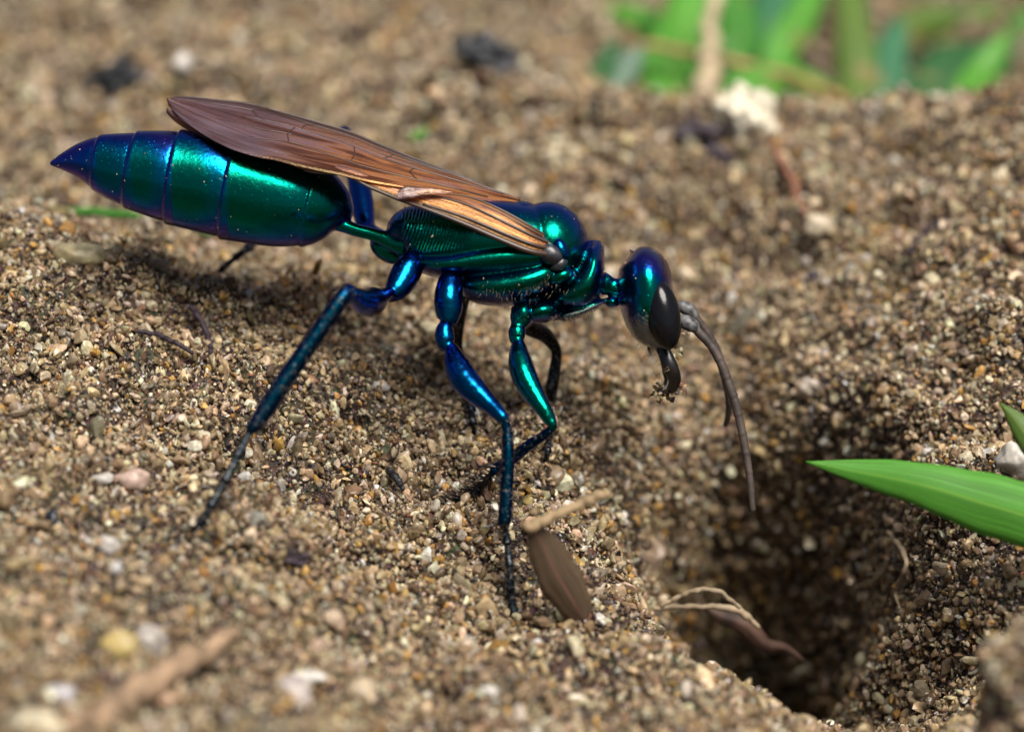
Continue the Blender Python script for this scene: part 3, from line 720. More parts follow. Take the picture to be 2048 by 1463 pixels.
# wings: cambered sheets between a leading and a trailing edge
def wing(name, lead, trail, mat, nu=110, nv=18, camber=.03, wr=.006, label=None):
    def curve(c):
        c = np.array(c, float); c[:, 2] *= SPX; s = catmull(c, nu); s[:, 2] /= SPX
        return np.array([P(*q) for q in s])
    A, B = curve(lead), curve(trail)
    V, F, UV = [], [], []
    for i in range(nu):
        for j in range(nv):
            v = j / (nv - 1); u = i / (nu - 1)
            p = A[i] * (1 - v) + B[i] * v
            wgt = math.sin(math.pi * v)
            off = .0035 * wgt * math.sin(v * 46 + 5 * u) * min(1, max(0, (u - .5) / .2)) + camber * wgt + wr * wgt * float(noise2(np.array([u * 9.0]), np.array([v * 3.5 + camber * 50]))[0])
            V.append(p - FWD * off * .75 + UPV * off * .65); UV.append((u, v))
    for i in range(nu - 1):
        for j in range(nv - 1):
            F.append((i * nv + j, i * nv + j + 1, (i + 1) * nv + j + 1, (i + 1) * nv + j))
    o = mesh_obj(name, V, F, mat, wasp)
    uvl = o.data.uv_layers.new(name='UVMap'); li = np.empty(len(o.data.loops), np.int32); o.data.loops.foreach_get('vertex_index', li)
    uvl.data.foreach_set('uv', np.array(UV, np.float32)[li].ravel())
    so = o.modifiers.new('thick', 'SOLIDIFY'); so.thickness = .0015; so.offset = 0
    if label: o['label'] = label
    G = np.array(V).reshape(nu, nv, 3)
    return o, G
def vein(o, G, path, r0, r1):
    nu, nv = G.shape[:2]
    s = catmull([(a * 100, b_ * 100, 0) for a, b_ in path], 60) / 100
    C = []
    for u, v in s[:, :2]:
        x, y = np.clip(u, 0, 1) * (nu - 1.001), np.clip(v, 0, 1) * (nv - 1.001); i, j = int(x), int(y); fx, fy = x - i, y - j
        C.append((G[i, j] * (1 - fx) + G[i + 1, j] * fx) * (1 - fy) + (G[i, j + 1] * (1 - fx) + G[i + 1, j + 1] * fx) * fy - FWD * .003)
    r = np.linspace(r0, r1, len(C)); part('vein', loft_world(np.array(C), r, r, 8), M_VEIN, o)
far_w, G1 = wing('forewing', 
    [(1040,402,.10),(975,376,.12),(920,352,.14),(850,325,.16),(780,297,.18),(700,263,.2),(640,245,.2),(560,222,.2),(500,206,.2),(440,199,.18),(385,194,.16),(350,195,.12),(334,203,.08)],
    [(1040,412,.02),(975,402,-.10),(920,392,-.18),(860,382,-.22),(800,374,-.26),(735,363,-.28),(680,350,-.29),(630,340,-.30),(585,330,-.30),(548,320,-.29),(510,313,-.28),(455,295,-.24),(402,266,-.14),(360,236,-.02),(337,212,.06)], M_WING, label='upper copper-violet forewing lying over the back')
VS = 1.0
for pth, a, b_ in [([(0,.04),(.3,.02),(.6,.02),(.98,.05)], .007, .003), ([(.0,.3),(.2,.2),(.4,.16),(.62,.12),(.72,.02)], .005, .003), ([(.05,.55),(.25,.50),(.42,.42),(.6,.34),(.76,.40)], .005, .002),
                   ([(.1,.85),(.3,.78),(.45,.74),(.6,.66),(.72,.72)], .0045, .002), ([(.36,.18),(.365,.30),(.38,.43)], .003, .003), ([(.46,.41),(.455,.55),(.46,.73)], .003, .003), ([(.30,.50),(.31,.62),(.29,.78)], .003, .003), ([(.70,.05),(.74,.2),(.70,.36)], .003, .002), ([(.2,.2),(.32,.30),(.46,.30),(.58,.24)], .003, .002), ([(.62,.5),(.72,.55),(.82,.6)], .003, .001), ([(.74,.2),(.84,.24),(.93,.3)], .003, .001), ([(.58,.13),(.60,.22),(.605,.34)], .003, .003), ([(.62,.34),(.63,.5),(.62,.67)], .003, .003)]:
    vein(far_w, G1, pth, a * VS, b_ * VS)
near_w, G2 = wing('forewing',
    [(1104,512,-.26),(1060,506,-.30),(1000,482,-.31),(930,451,-.31),(850,419,-.30),(800,401,-.28),(740,376,-.27),(690,352,-.27),(620,344,-.28),(550,320,-.27),(480,304,-.24),(420,280,-.16),(375,260,-.04),(348,242,.03),(333,226,.06)],
    [(1114,484,-.20),(1060,449,-.24),(1000,416,-.24),(940,393,-.22),(870,384,-.21),(810,372,-.20),(750,350,-.18),(700,330,-.16),(630,312,-.14),(560,290,-.12),(490,270,-.06),(430,250,.0),(385,236,.04),(352,226,.06),(335,221,.07)], M_WING, camber=.02, label='lower copper forewing with dark front edge')
for pth, a, b_ in [([(0,.06),(.1,.04),(.25,.03),(.4,.03),(.6,.02)], .014, .005), ([(0,.3),(.1,.24),(.2,.20),(.32,.16)], .010, .004), ([(.02,.55),(.12,.55),(.22,.58),(.34,.62)], .008, .003), ([(0,.9),(.1,.93),(.22,.95),(.34,.96)], .008, .003), ([(.04,.75),(.12,.77),(.2,.8)], .005, .002)]:
    vein(near_w, G2, pth, a, b_)
fold, G3 = wing('hindwing', [(905,386,-.27),(870,377,-.28),(835,374,-.29),(812,372,-.30),(798,380,-.30)], [(906,390,-.27),(872,390,-.29),(838,393,-.31),(812,397,-.32),(792,399,-.32)], M_WINGP, nu=40, nv=8, camber=.01, wr=.006, label='pale folded hindwing lobe')
part('tegula', ellipsoid_px(1121, 500, -.235, 15, 24, 16, 20), M_LEG, wasp)
part('wing_hinge', joined([ellipsoid_px(1100, 508, -.25, 27, 20, 17, -25), ellipsoid_px(1118, 528, -.235, 18, 13, 14, 30)])  , M_HINGE, wasp)
# sparse body hair
hs = []
for q in along([(1100,632,-.1,0),(1150,636,-.1,0),(1200,612,-.1,0)], 36): a = P(q[0], q[1], q[2] + rng.uniform(-.1, .15)); hs.append((a, a + (-UPV * rng.uniform(.4, 1) + RGT * rng.uniform(-.3, .6)) * .055, .0011))
for q in along([(1250,650,-.1,0),(1290,690,-.1,0),(1330,712,-.08,0),(1340,740,-.1,0)], 40): a = P(q[0], q[1], q[2] + rng.uniform(-.1, .15)); hs.append((a, a + (-UPV * rng.uniform(.3, 1) - RGT * rng.uniform(.2, 1)) * rng.uniform(.04, .09), .0011))
for q in along([(930,600,-.1,0),(1000,615,-.1,0),(1080,605,-.1,0)], 50): a = P(q[0], q[1] - 3, q[2] + rng.uniform(-.15, .15)); hs.append((a, a + (-UPV + RGT * rng.uniform(-.6, .4)) * .032, .0009))
for q in along([(1235,530,-.05,0),(1265,506,0,0),(1310,515,0,0)], 16): a = P(q[0], q[1], q[2]); hs.append((a, a + (UPV * rng.uniform(.5, 1) - RGT * rng.uniform(-.2, 1)) * .035, .0009))
for q in along([(108,332,-.02,0),(150,352,-.05,0),(230,398,-.05,0),(320,436,-.04,0),(430,470,0,0)], 26): a = P(q[0], q[1], q[2]); hs.append((a, a + (-UPV * rng.uniform(.5, 1) - RGT * rng.uniform(.1, .9)) * .028, .001))
for q in along([(980,575,-.26,0),(1040,585,-.26,0),(1080,560,-.25,0),(1140,590,-.22,0)], 110): a = P(q[0] + rng.uniform(-20, 20), q[1] + rng.uniform(-18, 18), q[2]); hs.append((a, a + (-UPV * .6 - FWD * .6 + RGT * rng.uniform(-.5, .2)) * .035, .0009))
hairs('hair', hs, M_HAIRP, wasp)
# specks of sand dust caught on the cuticle
vi = rng.choice(np.flatnonzero((dz < DIST - .02)), 150); dcol, dal = palette(150, rng)
grain_object('dust', co[vi].astype(float), np.clip(np.exp(rng.normal(math.log(.0034), .4, 150)), .002, .0055), dcol, dal, wasp)

# pellet of sand carried in the jaws
def clump(name, centers, spread, n, r, seed, parent=None):
    gg = np.random.default_rng(seed); parts, cols, alps = [], [], []
    shapes = []
    for o in GR.objects:
        v = np.empty(len(o.data.vertices) * 3, np.float32); o.data.vertices.foreach_get('co', v); shapes.append((v.reshape(-1, 3), [tuple(p.vertices) for p in o.data.polygons]))
    for k in range(n):
        c = np.array(centers[gg.integers(len(centers))]) + gg.normal(size=3) * spread
        v, f = shapes[gg.integers(len(shapes))]; q = np.array(Euler(gg.uniform(0, 6.28, 3)).to_matrix())
        rr = r * gg.uniform(.6, 1.3); vv = v @ q.T * rr + c
        parts.append((vv, f)); cc, al = palette(1, gg); cols.append(np.repeat(np.c_[cc * 1.15, al], len(vv), 0))
    V, F = joined(parts); o = mesh_obj(name, V, F, M_GRAINV, parent, smooth=False)
    a = o.data.attributes.new('grain_color', 'FLOAT_COLOR', 'POINT'); a.data.foreach_set('color', np.vstack(cols).astype(np.float32).ravel())
    return o
pel = clump('sand_pellet', [P(1345,786,-.06), P(1330,795,-.03), P(1325,775,0), P(1360,775,-.04), P(1315,790,.02)], .016, 34, .014, 3)
tag(pel, 'small pellet of sand grains gripped in the wasp\'s jaws', 'sand pellet', kind='stuff')
pel2 = clump('sand_crumb', [P(1354,690,.06), P(1350,710,.06), P(1360,672,.05)], .014, 16, .013, 4)
tag(pel2, 'crumb of pale grains stuck to the wasp\'s face beside its eye', 'sand crumb', kind='stuff')

# ------------------------------------------------------------------ things lying in and on the sand
def pxcm(d): return (DIST + d) / FPX
def blade_vf(path, fold=.35, nl=44, nc=7, thick=.006, twist=0.0):
    """leaf along rows (px,py,d,width_px): folded along the midrib, real thickness"""
    c = np.array(path, float); c[:, 2] *= SPX; s = catmull(c, nl); s[:, 2] /= SPX
    C = np.array([P(*q[:3]) for q in s]); W = np.maximum(s[:, 3], .8) * np.array([pxcm(q[2]) for q in s]) / 2
    T = np.gradient(C, axis=0); T /= np.linalg.norm(T, axis=1)[:, None]
    top, bot = [], []
    for i in range(nl):
        S = np.cross(T[i], FWD); S /= np.linalg.norm(S) + 1e-9; Nn = np.cross(S, T[i])
        a = twist * i / nl; S, Nn = S * math.cos(a) + Nn * math.sin(a), Nn * math.cos(a) - S * math.sin(a)
        for j in range(nc):
            v = 2 * j / (nc - 1) - 1
            wob = 1 + .045 * math.sin(i * .45 + 3 * v) + .02 * math.sin(i * 1.3)
            p = C[i] + S * v * W[i] * wob + Nn * (abs(v) * fold * W[i] + .05 * W[i] * math.sin(v * 9))
            th = thick * (1 - .6 * abs(v)); top.append(p + Nn * th / 2); bot.append(p - Nn * th / 2)
    V = np.array(top + bot); n = nl * nc; F = []
    for i in range(nl - 1):
        for j in range(nc - 1):
            a = i * nc + j; q = (a, a + 1, a + nc + 1, a + nc); F.append(q); F.append(tuple(n + k for k in reversed(q)))
        F.append((i * nc, (i + 1) * nc, n + (i + 1) * nc, n + i * nc)); e = nc - 1
        F.append((i * nc + e, n + i * nc + e, n + (i + 1) * nc + e, (i + 1) * nc + e))
    for i, sgn in ((0, 1), (nl - 1, -1)):
        for j in range(nc - 1):
            a = i * nc + j; q = (a, n + a, n + a + 1, a + 1); F.append(q if sgn > 0 else q[::-1])
    UV = [(i / (nl - 1), j / (nc - 1)) for i in range(nl) for j in range(nc)] * 2
    return V, F, UV
def twig_vf(path, knob=.18, n=70, seg=12, seed=0):
    c = np.array(path, float); c[:, 2] *= SPX; s = catmull(c, n); s[:, 2] /= SPX
    C = np.array([P(*q[:3]) for q in s]); x = np.linspace(0, 9, n)
    r = np.maximum(s[:, 3], .5) * np.array([pxcm(q[2]) for q in s]) * (1 + knob * noise2(x * 1.7 + seed * 3.3, x * 0 + seed))
    C = C + np.stack([noise2(x + seed * 7, x * 0 + k * 5.5) for k in range(3)], 1) * r[:, None] * .8
    return loft_world(C, r, r, seg)
def on_sand(path, lift):
    """(px,py,size) rows -> same with the depth of the sand there, raised towards the viewer by lift cm"""
    return [(a, b_, hit(a, b_)[1] - lift, w_) for a, b_, w_ in path]
def leaf_mat(name, col, transl=.35, rough=.45):
    m, t, b = new_mat(name)
    uv = N(t, 'ShaderNodeUVMap', uv_map='UVMap'); mp = N(t, 'ShaderNodeMapping'); mp.inputs['Scale'].default_value = (2.5, 26, 1); t.links.new(uv.outputs[0], mp.inputs[0])
    nz = N(t, 'ShaderNodeTexNoise', Scale=1.0, Detail=4.0); t.links.new(mp.outputs[0], nz.inputs['Vector'])
    r = ramp(t, [(.3, tuple(c * .62 for c in col)), (.7, tuple(min(1, c * 1.25) for c in col))]); t.links.new(nz.outputs['Fac'], r.inputs[0])
    sp = N(t, 'ShaderNodeSeparateXYZ'); t.links.new(uv.outputs[0], sp.inputs[0])
    rib = ramp(t, [(.46, (0, 0, 0)), (.5, (1, 1, 1)), (.54, (0, 0, 0))]); t.links.new(sp.outputs['Y'], rib.inputs[0])
    m1 = N(t, 'ShaderNodeMix', data_type='RGBA'); t.links.new(rib.outputs[0], m1.inputs['Factor']); t.links.new(r.outputs[0], m1.inputs['A']); m1.inputs['B'].default_value = (col[0] * 1.7 + .03, col[1] * 1.25, col[2] * 1.6, 1)
    tc = N(t, 'ShaderNodeTexCoord'); n2 = N(t, 'ShaderNodeTexNoise', Scale=3.2, Detail=5.0); t.links.new(tc.outputs['Object'], n2.inputs['Vector'])
    sp2 = ramp(t, [(.62, (0, 0, 0)), (.70, (1, 1, 1))]); t.links.new(n2.outputs['Fac'], sp2.inputs[0])
    m2 = N(t, 'ShaderNodeMix', data_type='RGBA'); t.links.new(sp2.outputs[0], m2.inputs['Factor']); t.links.new(m1.outputs['Result'], m2.inputs['A']); m2.inputs['B'].default_value = (.24, .20, .07, 1)
    t.links.new(m2.outputs['Result'], b.inputs['Base Color']); b.inputs['Roughness'].default_value = rough
    bp = N(t, 'ShaderNodeBump', Strength=.35, Distance=.01); t.links.new(nz.outputs['Fac'], bp.inputs['Height']); t.links.new(bp.outputs[0], b.inputs['Normal'])
    tr = N(t, 'ShaderNodeBsdfTranslucent'); t.links.new(m2.outputs['Result'], tr.inputs['Color'])
    mx = N(t, 'ShaderNodeMixShader'); mx.inputs[0].default_value = transl
    t.links.new(b.outputs[0], mx.inputs[1]); t.links.new(tr.outputs[0], mx.inputs[2]); t.links.new(mx.outputs[0], t.nodes['Material Output'].inputs['Surface'])
    return m
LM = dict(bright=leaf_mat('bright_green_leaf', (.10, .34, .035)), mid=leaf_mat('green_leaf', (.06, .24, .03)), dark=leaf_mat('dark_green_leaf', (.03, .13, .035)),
          blue=leaf_mat('bluish_green_leaf', (.05, .20, .09)), olive=leaf_mat('olive_green_leaf', (.11, .20, .03)), grey=leaf_mat('grey_green_leaf', (.16, .26, .18)))
M_DRY = mat_simple('dry_straw', (.34, .24, .13), rough=.7, scale=9, streak=(1, 1, 1), transl=.1)
M_TAN = mat_simple('tan_stalk', (.42, .33, .21), rough=.7, scale=7)
M_ORANGE = mat_simple('orange_brown_stem', (.34, .19, .08), rough=.6, scale=7)
M_RUST = mat_simple('rust_brown_bark', (.20, .085, .05), rough=.75, scale=14, var=.4)
M_BROWN = mat_simple('dry_brown_leaf', (.16, .105, .065), rough=.6, scale=10, var=.4, transl=.2)
M_REDDRY = mat_simple('reddish_dead_leaf', (.07, .036, .024), rough=.7, scale=9, var=.4)
M_CHAR = mat_simple('black_plant_scrap', (.012, .012, .014), rough=.55, scale=14, var=.4)
M_PURP = mat_simple('dark_purple_scrap', (.035, .022, .030), rough=.7, scale=18, var=.5)
M_ROOT = mat_simple('pale_root', (.33, .25, .16), rough=.7, scale=18)

# grass plants behind the bank: each leaf is rooted in the soil there
def plant(name, leaves, label, cat='grass', group=None, wide=1.3):
    roots = []
    for path, m_ in leaves:
        p = P(*path[0][:3]); roots.append((p[0], p[1]))
    cx, cy = np.mean(roots, axis=0); cz = zground(cx, cy)
    e = empty(name, (cx, cy, cz))
    base = np.array([cx, cy, cz - .05])
    for k, (path, m_) in enumerate(leaves):
        # the sheath runs from the plant's base up to where the leaf shows
        d0 = (base - CAM) @ FWD - DIST; bx = 1024 + (base - CAM) @ RGT / (d0 + DIST) * FPX; by = 731.5 - (base - CAM) @ UPV / (d0 + DIST) * FPX
        full = [(bx + k * 4 - 4, by, d0, path[0][3] * .3)] + [(*q[:3], q[3] * wide) for q in path]
        part('leaf', blade_vf(full, fold=.3, twist=.3 * math.sin(k * 2.1)), LM[m_], e)
    tag(e, label, cat, group); return e
plant('grass_plant', [([(1352,215,5.2,60),(1345,140,5.4,100),(1372,60,5.7,95),(1395,-40,6.0,60)], 'bright'), ([(1340,200,5.6,40),(1322,140,5.7,70),(1308,60,6.0,40),(1290,10,6.2,8)], 'mid'), ([(1320,80,6.2,30),(1290,45,6.3,44),(1235,22,6.4,30),(1190,10,6.5,4)], 'bright')], 'broad-leaved bright green grass plant beside the upright dry stalk')
plant('grass_plant', [([(1192,178,4.6,20),(1205,140,4.7,34),(1222,105,4.8,30),(1240,80,4.8,5)], 'dark'), ([(1232,175,4.7,24),(1245,140,4.8,44),(1268,108,4.9,36),(1290,84,5.0,4)], 'grey')], 'small dark green and grey-green seedling on the bank crest')
plant('grass_plant', [([(1440,240,4.9,40),(1500,196,5.0,80),(1570,172,5.2,84),(1640,178,5.4,40),(1680,190,5.5,4)], 'bright'), ([(1560,215,5.5,40),(1600,200,5.6,60),(1650,198,5.8,40),(1690,205,5.9,4)], 'mid'), ([(1470,130,5.8,40),(1482,60,6.0,74),(1470,-30,6.3,50)], 'mid')], 'low plant with a wide glossy leaf lying along the bank crest')
plant('grass_plant', [([(1545,160,5.9,30),(1560,100,6.0,54),(1600,40,6.2,56),(1640,-40,6.5,30)], 'bright'), ([(1530,170,6.2,40),(1532,90,6.4,70),(1545,20,6.6,80),(1560,-40,6.9,60)], 'blue')], 'grass plant with a bluish leaf behind a light green one')
plant('grass_plant', [([(1712,225,5.5,44),(1716,140,5.7,60),(1708,60,5.9,56),(1700,-40,6.2,40)], 'olive'), ([(1740,225,5.6,50),(1762,160,5.8,80),(1780,100,6.0,60),(1800,40,6.2,20)], 'blue'), ([(1770,120,6.2,24),(1812,70,6.3,56),(1880,42,6.5,52),(1945,28,6.6,8)], 'olive')], 'upright yellowish green grass plant with an arching side leaf')
plant('grass_plant', [([(1920,235,5.0,34),(1940,190,5.1,56),(1968,140,5.3,52),(2000,92,5.4,30),(2020,60,5.5,5)], 'bright'), ([(1850,225,5.6,50),(1880,180,5.8,100),(1930,140,6.0,110),(2010,110,6.3,60),(2060,100,6.4,8)], 'dark')], 'bright blade with a dark green broad leaf at the right end of the bank')
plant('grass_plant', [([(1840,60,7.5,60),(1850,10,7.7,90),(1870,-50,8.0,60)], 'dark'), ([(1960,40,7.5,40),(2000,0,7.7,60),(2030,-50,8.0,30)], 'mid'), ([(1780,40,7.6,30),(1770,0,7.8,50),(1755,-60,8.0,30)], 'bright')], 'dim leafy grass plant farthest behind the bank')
plant('grass_plant', [([(800,95,6.0,10),(778,50,6.1,26),(758,10,6.2,26),(740,-30,6.3,8)], 'mid'), ([(812,90,6.2,10),(850,30,6.4,22),(900,5,6.5,24),(975,-8,6.6,5)], 'bright')], 'thin grass sprig on the open sand away from the bank')
plant('grass_plant', [([(1660,120,8.0,50),(1650,40,8.2,80),(1655,-40,8.4,50)], 'dark'), ([(1600,110,8.0,40),(1585,40,8.2,60),(1570,-40,8.4,40)], 'mid')], 'dark green grass plant in the gap between brighter blades')
plant('grass_plant', [([(1430,110,7.2,50),(1412,50,7.4,80),(1400,-40,7.6,60)], 'bright'), ([(1340,120,7.2,50),(1300,60,7.4,60),(1262,20,7.6,40),(1235,0,7.7,5)], 'mid'), ([(1460,110,7.4,40),(1500,50,7.6,70),(1520,-40,7.8,50)], 'dark')], 'leafy grass plant rising behind the upright dry stalk')
plant('grass_plant', [([(1890,120,6.8,40),(1920,70,7.0,60),(1985,30,7.2,50),(2050,20,7.4,10)], 'olive'), ([(2020,150,6.6,40),(2040,90,6.8,60),(2060,20,7.0,40)], 'mid')], 'olive grass plant arching above the dark green broad leaf')
def stem_thing(name, path, mat, label, cat, knob=.25, seed=0):
    pts = np.array([P(*q[:3]) for q in path]); e = part(name, twig_vf(path, knob, seed=seed), mat, None); return tag(e, label, cat)
stem_thing('dry_stalk', [(1408,235,4.9,14),(1412,180,4.9,24),(1420,120,5.0,22),(1418,60,5.1,15),(1430,0,5.2,15),(1432,-50,5.3,13)], M_TAN, 'knobbly pale dry stalk standing upright behind the bank', 'stalk', .5, 2)
stem_thing('creeping_stem', [(1270,88,5.3,9),(1330,96,5.3,9),(1400,108,5.25,9),(1480,128,5.2,9),(1570,150,5.2,9),(1650,182,5.1,9),(1730,222,4.9,8)], M_ORANGE, 'thin orange-brown creeping stem crossing the grass', 'stem', .15, 3)
stem_thing('dry_straw', [(1075,85,5.0,9),(1110,130,4.8,10),(1150,180,4.5,8)], M_DRY, 'straight dry straw leaning on the sand near the seedling', 'straw', .15, 4)
stem_thing('grass_stalk', [(-80,430,1.75,8),(60,424,1.7,9),(180,425,1.65,9),(260,431,1.6,8),(350,441,1.5,6),(420,470,1.4,4)], LM['mid'], 'thin green grass stalk lying on the sand below the abdomen', 'stalk', .2, 5)
# plant whose leaves hang over the burrow
plant('grass_plant', [([(2290,1130,-.9,40),(2200,1085,-.86,100),(2080,1040,-.78,124),(1950,1000,-.68,116),(1840,968,-.6,92),(1740,947,-.52,58),(1660,932,-.46,24),(1612,923,-.42,4)], 'bright'),
    ([(2240,1060,-.85,40),(2130,950,-.75,62),(2070,890,-.6,60),(2030,838,-.54,34),(2000,806,-.5,4)], 'olive')], 'grass plant with a bright pointed leaf reaching out over the burrow', wide=1.0)
# dry bits
o = part('dry_bract', blade_vf([(1058,1048,-.92,14),(1080,1080,-.88,56),(1110,1140,-.8,84),(1142,1195,-.7,80),(1162,1228,-.62,52),(1172,1242,-.58,6)], fold=.2, thick=.012), leaf_mat('papery_husk', (.17, .115, .07), .3, .6), None)
tag(o, 'brown papery husk standing near the middle foot', 'husk')
o = part('fallen_twig', twig_vf([(1052,1056,-.95,10),(1075,1048,-.95,12),(1120,1025,-.95,10),(1170,1004,-.95,11),(1215,982,-.95,9)], .3, seed=6), M_DRY, None)
tag(o, 'short dry stem sticking up beside the brown husk', 'stem')
o = part('fallen_twig', twig_vf([(1150,1218,-.6,14),(1180,1240,-.5,12),(1205,1262,-.45,10),(1240,1300,-.42,7)], .4, seed=7), M_RUST, None)
tag(o, 'rusty broken stem at the foot of the brown husk', 'stem')
o = part('dead_leaf', blade_vf([(1400,1205,.75,8),(1440,1232,.72,26),(1490,1250,.70,40),(1530,1288,.74,30),(1570,1296,.8,20),(1610,1322,.85,4)], fold=.5, thick=.01), M_REDDRY, None)
tag(o, 'reddish dead leaf lying in the burrow mouth', 'dead leaf')
for pth, sd_, lb in [([(1322,1212,.35,5),(1360,1192,.3,5),(1400,1178,.25,5),(1440,1184,.25,5),(1480,1214,.3,4)], 8, 'pale curled fibre arching over the burrow mouth'),
                     ([(1308,1216,.4,5),(1370,1212,.38,5),(1430,1214,.38,6),(1480,1222,.4,8),(1518,1254,.45,4)], 9, 'pale frayed fibre lying flat above the reddish dead leaf')]:
    tag(part('dry_fibre', twig_vf(pth, .5, seed=sd_), M_ROOT, None), lb, 'fibre')
def lying(name, path, lift, mat, label, cat, knob=.4, seed=1):
    return tag(part(name, twig_vf(on_sand(path, lift + .09), knob, seed=seed), mat, None), label, cat)
lying('twig', [(1540,282,5),(1560,318,8),(1582,360,8),(1600,402,8),(1614,446,5)], .05, M_RUST, 'rust-brown twig on the bank below the white stone', 'twig', .3, 11)
lying('twig', [(1820,505,6),(1838,486,9),(1858,462,10),(1876,444,8),(1900,440,4)], .04, M_PURP, 'dark purple crooked twig on the upper bank', 'twig', .5, 12)
lying('root_thread', [(1930,296,3),(1965,310,4),(2005,314,3),(2060,296,3)], .04, M_ORANGE, 'fine orange root thread on the bank crest', 'root', .3, 13)
lying('root_thread', [(1774,1062,3),(1790,1080,5),(1806,1104,6),(1812,1130,5),(1800,1158,4),(1791,1186,3),(1800,1216,1.5)], .10, M_ROOT, 'pale twisted root thread hanging from the burrow wall', 'root', .7, 14)
lying('root_thread', [(1694,1182,1.5),(1716,1172,3),(1744,1162,4),(1770,1140,5),(1776,1115,5)], .10, M_ROOT, 'short side root pointing into the dark burrow', 'root', .7, 15)
lying('twig', [(270,662,4),(310,668,5),(350,684,5),(386,706,4)], .03, M_PURP, 'dark fibre bedded across the sand ridge under the abdomen', 'fibre', .5, 16)
lying('twig', [(380,612,5),(402,640,6),(416,676,6),(424,712,4)], .03, M_PURP, 'dark fibre running down the ridge towards the hind leg', 'fibre', .5, 17)
lying('twig', [(776,936,4),(790,954,8),(806,976,5)], .03, M_CHAR, 'short black stub of twig beside the bristly front foot', 'twig', .4, 18)
lying('twig', [(140,1452,22),(250,1400,30),(350,1340,28),(470,1268,16)], .04, mat_simple('weathered_straw', (.27, .18, .11), rough=.8, scale=12, var=.35), 'thick weathered straw half buried in the coarse foreground sand', 'straw', .25, 19)
lying('twig', [(1060,158,9),(1095,170,11),(1134,184,8)], .05, mat_simple('cream_splinter', (.62, .54, .40), rough=.7), 'cream splinter of wood on the sand near the seedling', 'splinter', .2, 20)
lying('leaf_scrap', [(822,276,5),(842,268,8),(860,260,4)], .04, LM['bright'], 'tiny green leaf scrap on the sand behind the wings', 'leaf scrap', .3, 21)

# stones, bigger grains and crumbs
def rock_mesh(seed, sub=3, rough=.12, cuts=7):
    gg = np.random.default_rng(seed); bm = bmesh.new(); bmesh.ops.create_icosphere(bm, subdivisions=sub, radius=1)
    pl = gg.normal(size=(cuts, 3)); pl /= np.linalg.norm(pl, axis=1)[:, None]; q = gg.uniform(.55, .9, cuts); ph = gg.uniform(0, 9, 6)
    for v in bm.verts:
        c = np.array(v.co)
        for a, b_ in zip(pl, q):
            d = c @ a
            if d > b_: c = c - a * (d - b_) * .85
        c *= 1 + rough * (math.sin(4 * c[0] + ph[0]) * math.sin(5 * c[1] + ph[1]) + .6 * math.sin(9 * c[2] + ph[2]) * math.sin(8 * c[0] + ph[3]) + .4 * math.sin(15 * c[1] + ph[4]) * math.sin(13 * c[2] + ph[5]))
        v.co = c
    V = np.array([v.co for v in bm.verts]); F = [tuple(v.index for v in f.verts) for f in bm.faces]; bm.free(); return V, F
_pm = {}
def pebble(name, px, py, wpx, hpx, col, label, cat, seed, rough=.12, transl=.12, rot=0, gloss=.4, sub=3, cuts=7, sink=.25, group=None, lift=.3):
    p, d = hit(px, py); k = pxcm(d) / 2 * 1.2; p = p + np.array([0, -.25, .5]) * min(wpx, hpx) * k * (lift + .5 * (d > 2.5))
    V, F = rock_mesh(seed, sub, rough, cuts); ca, sa = math.cos(R(rot)), math.sin(R(rot))
    X = RGT * ca + UPV * sa; Y = -RGT * sa + UPV * ca
    W = p - FWD * (min(wpx, hpx) * k * (.5 - sink)) + (np.outer(V[:, 0] * wpx * k, X) + np.outer(V[:, 1] * hpx * k, Y) + np.outer(V[:, 2] * min(wpx, hpx) * k * .9, FWD))
    key = (col, transl, gloss)
    if key not in _pm: _pm[key] = mat_simple('stone_%d' % len(_pm), col, rough=gloss, var=.3, scale=22, spec=.5, transl=transl, bump=.5)
    o = mesh_obj(name, W, F, _pm[key], None, smooth=rough < .15); return tag(o, label, cat, group)
CREAM, WHITE, YEL, GREY, PINK, BLK, PUR = (.58, .50, .34), (.66, .62, .56), (.50, .38, .15), (.38, .34, .30), (.42, .30, .24), (.014, .016, .02), (.04, .028, .036)
pebble('stone', 1490, 256, 104, 108, (.66, .60, .46), 'pale chalky stone on the crest of the bank', 'stone', 1, .2, .05, 15, .8, 4)
pebble('plant_scrap', 1398, 286, 74, 54, PUR, 'dark purple plant scrap beside the pale chalky stone', 'plant scrap', 2, .3, 0, -20, .6, 4, lift=1.0)
pebble('plant_scrap', 1440, 318, 60, 22, PUR, 'dark flat scrap just below the purple one', 'plant scrap', 3, .25, 0, -28, .7, lift=1.4)
pebble('charred_scrap', 975, 150, 112, 60, BLK, 'black curled scrap lying on the open sand behind the wings', 'scrap', 4, .35, 0, -20, .45, 4, lift=2.0)
pebble('charred_scrap', 228, 192, 96, 46, BLK, 'jagged black scrap lying behind the raised wing tips', 'scrap', 5, .45, 0, 12, .6, 4, lift=2.8)
pebble('charred_scrap', 240, 172, 30, 70, BLK, 'pointed black sliver on the jagged black scrap', 'scrap', 6, .3, 0, -30, .6, lift=4.0)
pebble('quartz_lump', 160, 512, 92, 56, (.62, .52, .30), 'cloudy yellow quartz lump on the ridge under the abdomen tip', 'quartz', 7, .08, .3, -10, .2)
pebble('quartz_lump', 112, 498, 42, 34, CREAM, 'small cream quartz beside the cloudy yellow lump', 'quartz', 8, .08, .3, 0, .25)
pebble('flake', 763, 773, 32, 20, WHITE, 'shiny white oval flake on the slope behind the hind leg', 'flake', 9, .05, .3, -15, .12)
pebble('pebble', 237, 1300, 80, 62, YEL, 'rounded yellow pebble in the coarse foreground', 'pebble', 10, .07, .2, 20, .4)
